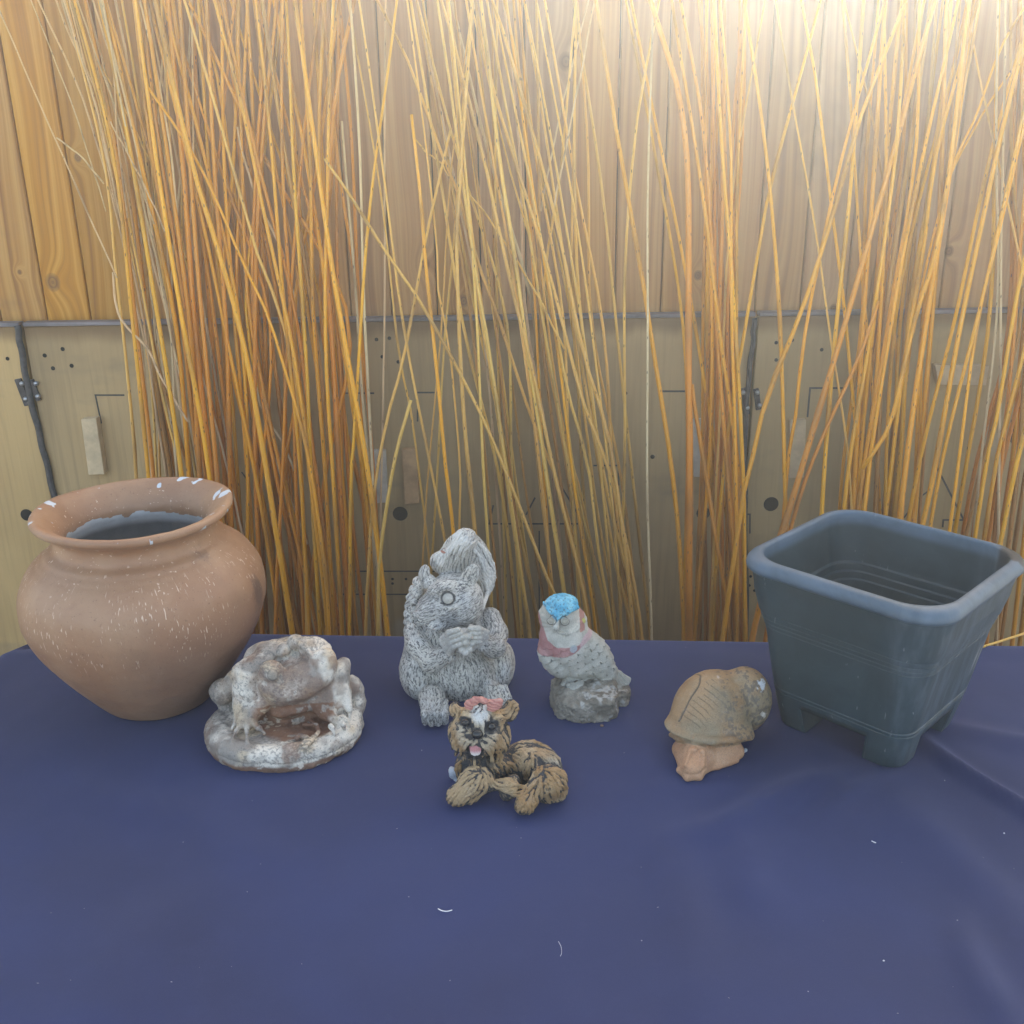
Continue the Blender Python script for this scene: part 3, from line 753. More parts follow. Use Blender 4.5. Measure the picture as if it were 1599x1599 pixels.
# ------------------------------------------------------------------ table and cloth
TH = R(-3.7)
tu = Vector((math.cos(TH), math.sin(TH), 0)); tv = Vector((-math.sin(TH), math.cos(TH), 0))
T0 = Vector((-.404, 1.4808, 0)) - tu * .0   # a point of the back edge
xl = -.385                                   # left end, along tu from T0
LEN, DEP = 1.83, .90
def tpt(u, v, z=0):
    p = T0 + tu * u + tv * v; return Vector((p.x, p.y, z))
def make_cloth_mat():
    s = NT('navy_cloth'); P = s.obj()
    tw = s.n('ShaderNodeTexWave', wave_type='BANDS', bands_direction='X'); s.put(tw.inputs['Vector'], s.mapv(P, (1, 1, 1), rot=(0, 0, .15))); tw.inputs['Scale'].default_value = 420; tw.inputs['Distortion'].default_value = .6
    tw2 = s.n('ShaderNodeTexWave', wave_type='BANDS', bands_direction='Y'); s.put(tw2.inputs['Vector'], P); tw2.inputs['Scale'].default_value = 420; tw2.inputs['Distortion'].default_value = .6
    big = s.noise(P, 2.3, 4, .55, .4); mid = s.noise(P, 34, 4, .7); fine = s.noise(P, 900, 2, .6)
    c = s.mix(s.rf(big, .3, .7), (.0028, .0115, .062), (.0060, .0200, .098))
    c = s.mix(s.math('MULTIPLY', s.rf(mid, .45, .8), .12), c, (.03, .045, .13))
    c = s.mix(s.math('MULTIPLY', s.rf(fine, .5, .9), .3), c, (.055, .06, .13))
    v = s.n('ShaderNodeTexVoronoi'); s.put(v.inputs['Vector'], P); v.inputs['Scale'].default_value = 34
    rs = s.n('ShaderNodeSeparateColor'); s.l(v.outputs['Color'], rs.inputs[0])
    lint = s.math('MULTIPLY', s.rf(v.outputs['Distance'], .018, .03, 1, 0), s.math('LESS_THAN', rs.outputs[0], .2))
    c = s.mix(s.math('MULTIPLY', lint, .6), c, (.5, .5, .52))
    h = s.math('ADD', s.math('ADD', tw.outputs['Fac'], tw2.outputs['Fac']), s.math('MULTIPLY', mid, 2))
    return s.fin(c, .82, s.bump(h, .25, .0004), Sheen_Weight=.25, Sheen_Roughness=.5, Sheen_Tint=(.5, .55, .9, 1))
M_cloth = make_cloth_mat()
tab = empty('folding_table', tpt(xl + LEN / 2, -DEP / 2, 0)); tag(tab, 'long table under the navy cloth, carrying all the ornaments', 'table')
M_tt = flat_mat('grey_table_plastic', (.45, .45, .44), .5, 20, .1)
def tbox(name, u0, u1, v0, v1, z0, z1, mat, parent, b=.003):
    v, f = box_vf(u0, u1, v0, v1, z0, z1, b)
    c = parent.location
    return fix_normals(mesh_obj(name, [(tpt(a, b2, c2) - c) for a, b2, c2 in v], f, mat, parent))
tbox('tabletop', xl + .085, xl + LEN - .02, -DEP + .02, -.075, TAB - .045, TAB - .0045, M_tt, tab)
for uu in (xl + .12, xl + LEN - .15):
    for vv in (-.1, -DEP + .07):
        tbox('leg', uu, uu + .03, vv, vv + .03, 0, TAB - .046, M_iron, tab)

def cloth_h(u, v):
    """folds of the cloth over the flat top, metres (u from the left end, v from the back edge, negative to the front)"""
    x = T0.x + tu.x * (u) + tv.x * v; y = T0.y + tu.y * u + tv.y * v
    z = np.zeros_like(x)
    def ridge(a, b, wd, h, tail=.08):
        ax, ay = a.x, a.y; dx, dy = b.x - ax, b.y - ay; L = math.hypot(dx, dy); dx /= L; dy /= L
        t = (x - ax) * dx + (y - ay) * dy; n = (x - ax) * -dy + (y - ay) * dx
        n = n + .008 * np.sin(t * 22)
        return h * np.exp(-(n / wd) ** 2) * sstep(-tail * .5, tail, t) * sstep(L + tail, L - tail * .3, t)
    g_ = lambda px, py: at_z(px, py, TAB)
    z += ridge(g_(1440, 1150), g_(1640, 1300), .012, .0055)
    z += ridge(g_(1455, 1125), g_(1640, 1165), .02, .003)
    z += ridge(g_(1330, 1205), g_(1110, 1290), .022, .0040)
    z += ridge(g_(1390, 1210), g_(1310, 1260), .014, .0030)
    z += ridge(g_(1170, 1270), g_(1180, 1400), .028, .0034)
    z += ridge(g_(1060, 1270), g_(1075, 1560), .03, .0030)
    z += ridge(g_(1500, 1430), g_(1560, 1570), .02, .0040)
    z += ridge(g_(1420, 1240), g_(1610, 1480), .035, .0030)
    z += ridge(g_(90, 1210), g_(420, 1330), .03, .0012)
    z += ridge(g_(620, 1330), g_(560, 1560), .05, .0016)
    z += ridge(g_(250, 1400), g_(180, 1580), .05, .0020)
    P = np.stack([x, y, 0 * x], -1).reshape(-1, 3)
    n = (fbm(P * np.array([4.5, 3.0, 1]), 3, 5) * .0022 + fbm(P * np.array([16, 11, 1]), 3, 11) * .0006).reshape(x.shape)
    return z * 2.3 + n * 1.6
def make_cloth():
    nu, nv = 420, 300; drop = .46
    # parameter goes past the edges: beyond them the cloth turns down
    pu = np.linspace(-drop, LEN + drop, nu + 1); pv = np.linspace(-DEP - drop, drop, nv + 1)
    # denser spacing over the visible top
    U, V_ = np.meshgrid(pu, pv, indexing='ij')
    ou = np.where(U < 0, -U, np.where(U > LEN, U - LEN, 0)); ov = np.where(V_ > 0, V_, np.where(V_ < -DEP, -DEP - V_, 0))
    rad = .012
    def turn(o):                       # outwards travel and drop after the edge
        a = np.clip(o / rad, 0, math.pi / 2); return rad * np.sin(a), rad * (1 - np.cos(a)) + np.maximum(0, o - rad * math.pi / 2)
    du, zu = turn(ou); dv, zv = turn(ov)
    both = (ou > 0) & (ov > 0)
    su = np.where(U < 0, -1, 1); sv = np.where(V_ > 0, 1, -1)
    u2 = np.clip(U, 0, LEN) + su * du; v2 = np.clip(V_, -DEP, 0) + sv * dv
    dropz = np.maximum(zu, zv)
    # gathers in the hanging part
    wave = .016 * np.sin(U * 21 + 1.3 * np.sin(U * 5)) * sstep(.02, .3, dropz) * (ov > 0)
    wave2 = .016 * np.sin(V_ * 23 + 1.1 * np.sin(V_ * 6)) * sstep(.02, .3, dropz) * (ou > 0)
    v2 = v2 + sv * np.where(both, 0, np.abs(wave) + .004 * (ov > 0) * sstep(0, .1, dropz)); u2 = u2 + su * np.where(both, 0, np.abs(wave2))
    # corners hang in a cone
    rr = np.minimum(ou, ov)
    u2 = u2 + su * np.where(both, rr * .34, 0); v2 = v2 + sv * np.where(both, rr * .34, 0)
    top = cloth_h(xl + U, V_) * (ou == 0) * (ov == 0)
    edge = np.minimum(np.minimum(U, LEN - U), np.minimum(-V_, V_ + DEP))
    top = top * sstep(0, .05, edge)
    cd = np.sqrt(np.minimum(U, .09).clip(0) ** 2 * 0 + 0)   # flat elsewhere
    # soft slump at the back left corner, where the top is rounded
    q = np.clip((.10 - U) / .10, 0, 1) * np.clip((.075 + V_) / .075, 0, 1)
    slump = .05 * q ** 1.6
    Z = TAB + .0003 + top - dropz - slump * (ou == 0) * (ov == 0) - .02 * ((ou > 0) | (ov > 0)) * np.clip((.10 - U) / .10, 0, 1).clip(0, 1) * np.clip((.075 + V_) / .075, 0, 1).clip(0, 1)
    X = T0.x + tu.x * (xl + u2) + tv.x * v2; Y = T0.y + tu.y * (xl + u2) + tv.y * v2
    VV = np.stack([X, Y, Z], -1).reshape(-1, 3)
    idx = np.arange((nu + 1) * (nv + 1)).reshape(nu + 1, nv + 1)
    Q = np.stack([idx[:-1, :-1], idx[1:, :-1], idx[1:, 1:], idx[:-1, 1:]], -1).reshape(-1, 4)
    o = fast_mesh('tablecloth', VV, Q, M_cloth)
    tag(o, 'plain navy blue tablecloth spread over the table, with soft folds by the planter', 'tablecloth')
make_cloth()

# ------------------------------------------------------------------ terracotta pot
def make_pot_mat():
    s = NT('painted_terracotta'); P = s.obj()
    sep = s.n('ShaderNodeSeparateXYZ'); s.l(P, sep.inputs[0]); z = sep.outputs[2]
    n1 = s.noise(P, 9, 4, .6); n2 = s.noise(P, 60, 4, .65); n3 = s.noise(P, 420, 2, .6)
    c = s.mix(s.rf(n1, .35, .68), (.315, .165, .095), (.385, .225, .135))
    c = s.mix(s.math('MULTIPLY', s.rf(n2, .5, .75), .35), c, (.30, .15, .09))
    # a duller brown area low on the right
    dull = s.math('MULTIPLY', s.rf(s.math('ADD', sep.outputs[0], s.math('MULTIPLY', n1, .12)), .04, .17), s.rf(z, .2, .11))
    c = s.mix(s.math('MULTIPLY', dull, .60), c, (.17, .10, .08))
    dirt = s.rf(s.noise(P, 5.5, 5, .65, .8), .52, .70)
    c = s.mix(s.math('MULTIPLY', dirt, .35), c, (.22, .13, .085))
    pits = s.rf(s.noise(P, 230, 3, .7), .60, .72)
    c = s.mix(s.math('MULTIPLY', pits, .45), c, (.12, .065, .045))
    cyl = s.n('ShaderNodeMath', operation='ARCTAN2'); s.l(sep.outputs[1], cyl.inputs[0]); s.l(sep.outputs[0], cyl.inputs[1])
    cv = s.n('ShaderNodeCombineXYZ'); s.l(cyl.outputs[0], cv.inputs[0]); s.l(z, cv.inputs[2])
    cc = cv.outputs[0]
    # pale glints painted along cracks in the paint skin: short upright dashes on the belly, level ones round the neck
    d1 = s.noise(s.mapv(cc, (60, 1, 85), (3, 0, 1)), 1.0, 2, .5, .25); dens = s.noise(s.mapv(cc, (3.2, 1, 16), (5, 0, 9)), 1.0, 2)
    belly = s.math('MULTIPLY', s.rf(z, .10, .15), s.rf(z, .232, .222))
    f1 = s.math('MULTIPLY', s.math('MULTIPLY', s.rf(d1, .62, .67), s.rf(dens, .42, .56)), belly)
    d2 = s.noise(s.mapv(cc, (18, 1, 260), (1, 0, 4)), 1.0, 2, .5, .2)
    neck = s.math('MULTIPLY', s.rf(z, .205, .215), s.rf(z, .282, .275))
    f2 = s.math('MULTIPLY', s.math('MULTIPLY', s.rf(d2, .65, .69), s.rf(dens, .40, .52)), neck)
    fl = s.math('MAXIMUM', f1, f2)
    c = s.mix(s.math('MULTIPLY', fl, .75), c, (.72, .56, .44))
    # chips down to the whitish undercoat
    chip = s.attr('chip', 'Fac'); ch = s.rf(chip, .48, .54)
    c = s.mix(ch, c, s.mix(n2, (.50, .56, .62), (.66, .72, .78)))
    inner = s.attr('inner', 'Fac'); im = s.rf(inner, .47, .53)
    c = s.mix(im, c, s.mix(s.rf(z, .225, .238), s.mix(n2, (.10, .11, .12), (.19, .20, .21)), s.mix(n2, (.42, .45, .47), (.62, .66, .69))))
    stn = s.attr('stain', 'Fac')
    c = s.mix(s.math('MULTIPLY', s.rf(s.math('ADD', stn, s.math('MULTIPLY', s.math('SUBTRACT', n2, .5), .8)), .35, .8), .7), c, (.09, .055, .05))
    h = s.math('ADD', s.math('ADD', s.math('MULTIPLY', n2, 1.4), s.math('MULTIPLY', n3, .35)), s.math('ADD', s.math('MULTIPLY', fl, .5), s.math('MULTIPLY', ch, -.8)))
    nr = s.bump(h, .5, .0012)
    return s.fin(c, s.mix(fl, (.50, .50, .50), (.28, .28, .28)), nr, Coat_Weight=.12, Coat_Roughness=.25)
M_pot = make_pot_mat()
POT = Vector((-.508, 1.293, TAB + .0014))
def lathe(prof, n=200):
    """prof: (r, z) points; returns verts and quads"""
    prof = np.array(prof); a = np.linspace(0, 2 * math.pi, n, endpoint=False)
    V = np.stack([prof[:, None, 0] * np.cos(a), prof[:, None, 0] * np.sin(a), np.repeat(prof[:, 1:2], n, 1)], -1)
    i = np.arange(len(prof))[:, None] * n; k = np.arange(n)[None]; k2 = (k + 1) % n
    Q = np.stack([i[:-1] + k, i[:-1] + k2, i[1:] + k2, i[1:] + k], -1).reshape(-1, 4)
    return V.reshape(-1, 3), Q
def smooth_prof(pts, n=240):
    P = [Vector((r, z, 0)) for r, z in pts]; S = catmull(P, n); return [(max(0.0005, p.x), p.y) for p in S]
def make_pot():
    pts = [(.0, .0), (.05, 0), (.068, .001), (.077, .006), (.096, .030), (.122, .066), (.1455, .105), (.159, .140), (.1615, .166), (.157, .192), (.145, .213), (.132, .2255), (.122, .2325), (.1165, .238), (.107, .244), (.1035, .253), (.104, .262), (.112, .2705), (.1225, .2765), (.1280, .2800), (.1296, .2840),
           (.1280, .2885), (.1215, .2892), (.110, .2825), (.0985, .270), (.0925, .257), (.093, .246), (.099, .234), (.106, .220), (.112, .202), (.113, .180), (.106, .160), (.085, .150), (.04, .147), (.0, .146)]
    V, Q = lathe(smooth_prof(pts, 300), 260)
    a = np.arctan2(V[:, 1], V[:, 0]); r = np.hypot(V[:, 0], V[:, 1])
    N = np.stack([np.cos(a), np.sin(a), 0 * a], 1)
    P = V.copy()
    # hand made unevenness, a shallow shoulder line, rim that waves
    d = fbm(P * 7, 3, 3) * .0034 + fbm(P * 40, 3, 5) * .0011
    outer = (np.arange(len(V)) // 260) < 165
    d = d + np.where(outer, -.0012 * np.exp(-((V[:, 2] - .2265) / .0022) ** 2), 0)
    V = V + N * d[:, None] * sstep(.03, .08, r)[:, None]
    V[:, 2] += .0022 * np.sin(2 * a + .6) * sstep(.2, .28, V[:, 2]) + fbm(P * 22, 2, 9) * .0009 * sstep(.27, .285, V[:, 2])
    # a little wart and chip on the shoulder
    k = np.array([-.047, -.150, .163]); V += N * (.0028 * np.exp(-(((P - k) ** 2).sum(1)) / .0035 ** 2))[:, None]
    ring = np.arange(len(V)) // 260
    rim = sstep(.262, .279, P[:, 2])
    chip = .5 + .5 * fbm(P * 62, 3, 21) - .25 + .22 * rim * (fbm(P * 11, 2, 33) > -.1)
    extra = np.zeros(len(V))
    for ang, rr_, sz in ((62, .119, .013), (75, .122, .012), (50, .124, .012), (22, .122, .013), (30, .112, .008), (-2, .124, .012), (-10, .1, .009), (172, .118, .011), (184, .122, .009), (196, .126, .012), (-30, .126, .010), (-62, .1275, .006), (-80, .127, .006), (90, .11, .006)):
        A = R(ang); c_ = np.array([rr_ * math.cos(A), rr_ * math.sin(A), .283])
        dd = np.sqrt((((P - c_) * np.array([1, 1, .6])) ** 2).sum(1)) / (sz * .82)
        extra = np.maximum(extra, np.clip(1.15 - dd, 0, 1) * .55)
    chip = np.where(P[:, 2] > .235, chip * .62 + extra * (.85 + .9 * fbm(P * 90, 3, 44)) + .16 * fbm(P * 170, 3, 4), 0)
    chip = chip * ((P[:, 2] > .262) | (ring > 165))
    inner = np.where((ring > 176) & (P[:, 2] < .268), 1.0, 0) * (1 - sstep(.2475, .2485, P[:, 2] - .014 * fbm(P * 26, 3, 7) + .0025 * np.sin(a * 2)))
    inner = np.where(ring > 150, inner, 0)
    s1 = np.array([.163, -.020, .168]); dd = np.sqrt((((P - s1) * np.array([1, 1, .6])) ** 2).sum(1)) / .028
    stain = np.clip(1.1 - dd, 0, 1)
    s2 = np.array([.10, -.055, .236]); dd = np.sqrt((((P - s2)) ** 2).sum(1)) / .03
    stain = np.maximum(stain, np.clip(.62 - dd * .5, 0, 1))
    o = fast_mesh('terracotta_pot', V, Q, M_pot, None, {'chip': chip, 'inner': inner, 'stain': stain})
    o.location = POT
    tag(o, 'large round terracotta coloured urn with flaking rim, standing left', 'pot')
    return o
make_pot()

# ------------------------------------------------------------------ square plastic planter
def make_planter():
    s = NT('slate_blue_plastic'); P = s.obj()
    n1 = s.noise(P, 14, 4, .65, .6); n2 = s.noise(s.mapv(P, (60, 60, 9), rot=(0, .3, .2)), 1.0, 3, .6); n3 = s.noise(P, 500, 2, .6)
    sep = s.n('ShaderNodeSeparateXYZ'); s.l(P, sep.inputs[0])
    c = s.mix(s.rf(n1, .35, .7), (.017, .038, .048), (.026, .053, .066))
    rim = s.rf(sep.outputs[2], .220, .232)
    # paler and bluer on the rim and one side
    c = s.mix(s.math('MULTIPLY', rim, s.rf(n1, .2, .7, .45, .85)), c, (.085, .140, .205))
    side = s.rf(sep.outputs[0], .06, .10)
    c = s.mix(s.math('MULTIPLY', side, s.rf(n2, .35, .75, .12, .6)), c, (.12, .165, .21))
    sc_ = s.math('MULTIPLY', s.rf(s.noise(s.mapv(P, (200, 200, 16), rot=(0, .4, 0)), 1.0, 2, .5, .4), .70, .73), s.rf(n1, .5, .6))
    c = s.mix(s.math('MULTIPLY', sc_, .5), c, (.30, .34, .38))
    c = s.mix(s.attr('scrape', 'Fac'), c, (.40, .40, .40))
    c = s.mix(s.attr('dirt', 'Fac'), c, (.035, .033, .03))
    M = s.fin(c, .50, s.bump(s.math('ADD', n3, s.math('MULTIPLY', n2, .5)), .12, .0004))
    wt, wb = .2455 / 2, .174 / 2            # half widths under the rim and at the feet
    root = empty('square_planter', (.474, 1.202, TAB + .0018), -.797)
    tag(root, 'square slate blue plastic planter with rolled rim and corner feet', 'planter')
    nper = 40                                         # points per side, corners rounded
    def rring(hw, rad, z):
        out = []
        hs = hw - rad
        for q in range(4):
            a0 = -math.pi / 4 + q * math.pi / 2
            # side q, from its middle of the corner before to the corner after
            ca, sa = math.cos(q * math.pi / 2), math.sin(q * math.pi / 2)
            loc = []
            for i in range(7): an = -math.pi / 4 + (math.pi / 4) * i / 7; loc.append((hs + rad * math.cos(an), -hs + rad * math.sin(an)))
            for i in range(nper): loc.append((hw, -hs + 2 * hs * i / (nper - 1)))
            for i in range(1, 7): an = (math.pi / 4) * i / 7; loc.append((hs + rad * math.cos(an), hs + rad * math.sin(an)))
            out += [(x * ca - y * sa, x * sa + y * ca, z) for x, y in loc]
        return out
    def hw_at(z): return wb + (wt - wb) * (z / .205) ** .92
    prof = []                                         # (half width, z, corner radius)
    FOOT = .037
    zs = [0, .0004, .012, .024, .0355, FOOT]
    outer = [(hw_at(z), z) for z in zs]
    def band(z, out): return (hw_at(z) + out, z)
    def step_(z, a, b):
        return [band(z - .0004, a), band(z, a), band(z + .0003, b), band(z + .0007, b)]
    outer += [band(.045, 0)] + step_(.0495, 0, -.0016) + step_(.0515, -.0016, .0004) + step_(.0555, .0004, -.0012) + step_(.0575, -.0012, 0) + [band(.08, 0), band(.11, 0), band(.135, 0)]
    outer += step_(.1450, 0, -.0012) + step_(.1466, -.0012, .0006) + step_(.1515, .0006, -.0006) + step_(.1531, -.0006, .0014) + step_(.1580, .0014, .0002) + step_(.1596, .0002, .0024) + step_(.1660, .0024, .0012) + step_(.1676, .0012, .0036)
    outer += [band(.180, .0044), band(.195, .0056), band(.205, .0050), band(.217, .0056), band(.2225, .0066)]
    x0 = hw_at(.205)
    outer += [(x0 + .0095, .2238), (x0 + .0120, .2250), (x0 + .0142, .2272), (x0 + .0149, .2310), (x0 + .0142, .2355), (x0 + .0118, .2396), (x0 + .0080, .2422), (x0 + .0040, .2434), (x0 + .0010, .2430), (x0 - .0004, .240), (x0 - .0008, .232)]
    inner = [(hw_at(.205) - .0035, .200), (hw_at(.18) - .004, .180), (hw_at(.172) - .0035, .1722), (hw_at(.172) - .0038, .1716), (hw_at(.172) - .0082, .1710), (hw_at(.172) - .0084, .1704), (hw_at(.161) - .0072, .1614), (hw_at(.161) - .0074, .1608), (hw_at(.161) - .0112, .1603), (hw_at(.161) - .0114, .1597), (hw_at(.151) - .0102, .1514), (hw_at(.151) - .0104, .1508), (hw_at(.151) - .0140, .1503), (hw_at(.151) - .0142, .1496), (hw_at(.11) - .012, .11), (hw_at(.07) - .008, .07), (hw_at(.052) - .005, .050)]
    rings = outer + inner
    V = []; n = 4 * (7 + nper + 6)
    for hw, z in rings:
        rad = .026 + .10 * max(0, z - .04)
        V += rring(hw, min(rad, .046) + .10 * max(0, z - .2), z)
    V = np.array(V); i = np.arange(len(rings))[:, None] * n; k = np.arange(n)[None]; k2 = (k + 1) % n
    Q = np.stack([i[:-1] + k, i[:-1] + k2, i[1:] + k2, i[1:] + k], -1).reshape(-1, 4)
    # inside floor
    last = (len(rings) - 1) * n
    # cut the arch between the feet out of the lowest rows
    qc = V[Q].mean(1)
    m = np.maximum(np.abs(qc[:, 0]), np.abs(qc[:, 1])); o_ = np.minimum(np.abs(qc[:, 0]), np.abs(qc[:, 1]))
    ww = hw_at(qc[:, 2].clip(0, .2))
    side_i = np.tile(np.arange(n) % (7 + nper + 6), len(rings) - 1)        # place of each quad along its side
    mid = 7 + (nper - 1) / 2 - .5
    arch = (qc[:, 2] < FOOT) & (np.abs(side_i - mid) < 13.2)
    Q = Q[~arch]; q_edge = 7 + 33                                       # first kept point past the arch
    d = fbm(V * 18, 2, 3) * .0008; V[:, 0] += d; V[:, 1] += d * .5
    zz = V[:, 2]
    k_ = np.array([.062, -.078, .05])
    scr = np.zeros(len(V)); dirt = np.zeros(len(V))
    dd = np.abs(zz - .098); scr = .6 * ((V[:, 0] > .095) & (V[:, 1] > .06) & (V[:, 1] < .09) & (dd < .014) & (vnoise(V * 260, 3) > .1))
    cr = (np.hypot(V[:, 0] - .125, V[:, 1] - .115) < .028) & (zz > .20); dirt = .85 * cr
    body = fast_mesh('body', V, Q, M, root, {'scrape': scr * 1.0, 'dirt': dirt * 1.0})
    so_ = body.modifiers.new('thickness', 'SOLIDIFY'); so_.thickness = .0022; so_.offset = -1
    fl = fast_mesh('floor', np.array(rring(hw_at(.050) - .0045, .022, .0505) + [(0, 0, .0505)]), np.array([(k__, (k__ + 1) % n, n) for k__ in range(n)]), M, root)
    # inner faces of the feet
    for q in range(4):
        ca, sa = math.cos(q * math.pi / 2), math.sin(q * math.pi / 2)
        iz0, iz1 = 0, len(zs) - 1; Hf = zs[-1]
        A0 = V[iz0 * n + q_edge]; A1 = V[iz1 * n + q_edge]; a = abs(A0[1]); a1 = abs(A1[1])
        hw0, hw1 = wb - .0003, hw_at(Hf) - .0003
        P4 = [(hw0, a, 0), (a, a, 0), (a, hw0, 0), (hw1, a1, Hf), (a1, a1, Hf), (a1, hw1, Hf)]
        P4 = [(x * ca - y * sa, x * sa + y * ca, z) for x, y, z in P4]
        lf = mesh_obj('foot', P4, [(0, 1, 4, 3), (1, 2, 5, 4)], M, root)
        mm = lf.modifiers.new('t', 'SOLIDIFY'); mm.thickness = .002
    under = fast_mesh('underside', np.array(rring(hw_at(FOOT) - .003, .02, FOOT + .0015) + [(0, 0, FOOT + .0015)]), np.array([((k__ + 1) % n, k__, n) for k__ in range(n)]), M, root)
    return root
make_planter()

# ------------------------------------------------------------------ bits lying on the cloth
M_thread = flat_mat('white_thread', (.75, .76, .78), .7, 90, .1)
M_crumb = flat_mat('clay_crumb', (.22, .14, .10), .8, 90, .3)
def thread(pts, rpx, label, mat=M_thread, name='thread'):
    P = [at_z(a, b, TAB + .0045) for a, b in pts]
    P = catmull(P, 14); c = P[0].copy()
    o = ribbon_tube(name, [p - c for p in P], rpx * .85e-3, mat, None, 6); o.location = c
    tag(o, label, 'thread'); return o
thread([(684, 1419), (690, 1422), (698, 1423), (706, 1421)], .6, 'short curved white thread lying on the open cloth below the dog')
def specks(n):
    V = []; F = []; r = random.Random(3)
    for i in range(n):
        c = at_z(r.uniform(10, 1590), 1020 + 570 * r.random() ** .7, TAB + .0035); a = r.uniform(0, 6.3); q = r.uniform(.0002, .0005); e = q * r.uniform(1, 4)
        d = Vector((math.cos(a), math.sin(a), 0)); s_ = Vector((-d.y, d.x, 0)); k = len(V)
        V += [c - d * e, c + s_ * q, c + d * e, c - s_ * q, c + Vector((0, 0, q))]
        F += [(k, k + 1, k + 4), (k + 1, k + 2, k + 4), (k + 2, k + 3, k + 4), (k + 3, k, k + 4), (k + 3, k + 2, k + 1, k)]
    o = mesh_obj('lint', V, F, M_lint); tag(o, 'fine pale lint and dust scattered over the navy cloth', 'lint', kind='stuff')
M_lint = flat_mat('lint', (.36, .36, .37), .9, 300, .5)
specks(40)
thread([(872, 1470), (876, 1478), (877, 1488), (875, 1493)], .22, 'very fine curved pale hair near the bottom middle of the cloth')
thread([(1361, 1313), (1365, 1315), (1368, 1316)], .6, 'tiny white scrap of thread on the cloth below the planter')
def crumb(px, py, rpx, mat, label):
    n = 8; V = []; F = []; r = rpx * .85e-3
    for j in range(5):
        ph = math.pi * j / 4
        for k in range(n):
            a = 2 * math.pi * k / n; q = r * rng.uniform(.75, 1.15)
            V.append((q * math.sin(ph) * math.cos(a), q * math.sin(ph) * math.sin(a) * .8, q * .6 * math.cos(ph)))
    for j in range(4):
        for k in range(n): F.append((j * n + k, (j + 1) * n + k, (j + 1) * n + (k + 1) % n, j * n + (k + 1) % n))
    o = mesh_obj('crumb', V, F, mat, None, True, loc=at_z(px, py, TAB + .003)); tag(o, label, 'crumb')
crumb(940, 1133, 3.2, M_crumb, 'brown clay crumb on the cloth just in front of the owl rock')
crumb(1568, 1301, 1.4, M_thread, 'white speck on the cloth at the far right edge')
crumb(1380, 1500, 1.3, M_thread, 'white speck low on the cloth right of centre')
# ------------------------------------------------------------------ sculpting kit: smooth unions of rounded forms, meshed with surface nets
def rotm(rx, ry, rz): return np.array(Euler((R(rx), R(ry), R(rz))).to_matrix())

def surface_net(F, org, h):
    S = F < 0
    nx, ny, nz = F.shape
    c8 = [S[i:nx - 1 + i, j:ny - 1 + j, k:nz - 1 + k] for i in (0, 1) for j in (0, 1) for k in (0, 1)]
    cnt = sum(c.astype(np.int8) for c in c8)
    act = (cnt > 0) & (cnt < 8)
    ci = np.argwhere(act)
    vid = np.full(act.shape, -1, np.int32); vid[act] = np.arange(len(ci))
    corners = np.array([(i, j, k) for i in (0, 1) for j in (0, 1) for k in (0, 1)])
    f8 = [F[ci[:, 0] + a, ci[:, 1] + b, ci[:, 2] + c] for a, b, c in corners]
    acc = np.zeros((len(ci), 3), np.float32); n = np.zeros(len(ci), np.float32)
    for a in range(8):
        for ax in range(3):
            if corners[a][ax] == 0:
                b = a + (4, 2, 1)[ax]
                fa, fb = f8[a], f8[b]; m = (fa < 0) != (fb < 0)
                t = np.where(m, fa / np.where(m, fa - fb, 1), 0)
                p = np.repeat(corners[a][None].astype(np.float32), len(ci), 0); p[:, ax] += t
                acc += p * m[:, None]; n += m
    V = org + (ci + acc / n[:, None]) * h
    Q = []
    for ax in range(3):
        o1, o2 = [(1, 2), (2, 0), (0, 1)][ax]
        sl0 = [slice(None)] * 3; sl1 = [slice(None)] * 3
        sl0[ax] = slice(0, -1); sl1[ax] = slice(1, None)
        A = S[tuple(sl0)]; B = S[tuple(sl1)]
        e = np.argwhere(A != B)
        e = e[(e[:, o1] > 0) & (e[:, o2] > 0) & (e[:, o1] < F.shape[o1] - 1) & (e[:, o2] < F.shape[o2] - 1)]
        ins = A[e[:, 0], e[:, 1], e[:, 2]]
        def g(d1, d2):
            q = e.copy(); q[:, o1] -= d1; q[:, o2] -= d2; return vid[q[:, 0], q[:, 1], q[:, 2]]
        q = np.stack([g(1, 1), g(0, 1), g(0, 0), g(1, 0)], 1)
        q[~ins] = q[~ins][:, ::-1]
        Q.append(q)
    return V.astype(np.float32), np.concatenate(Q)

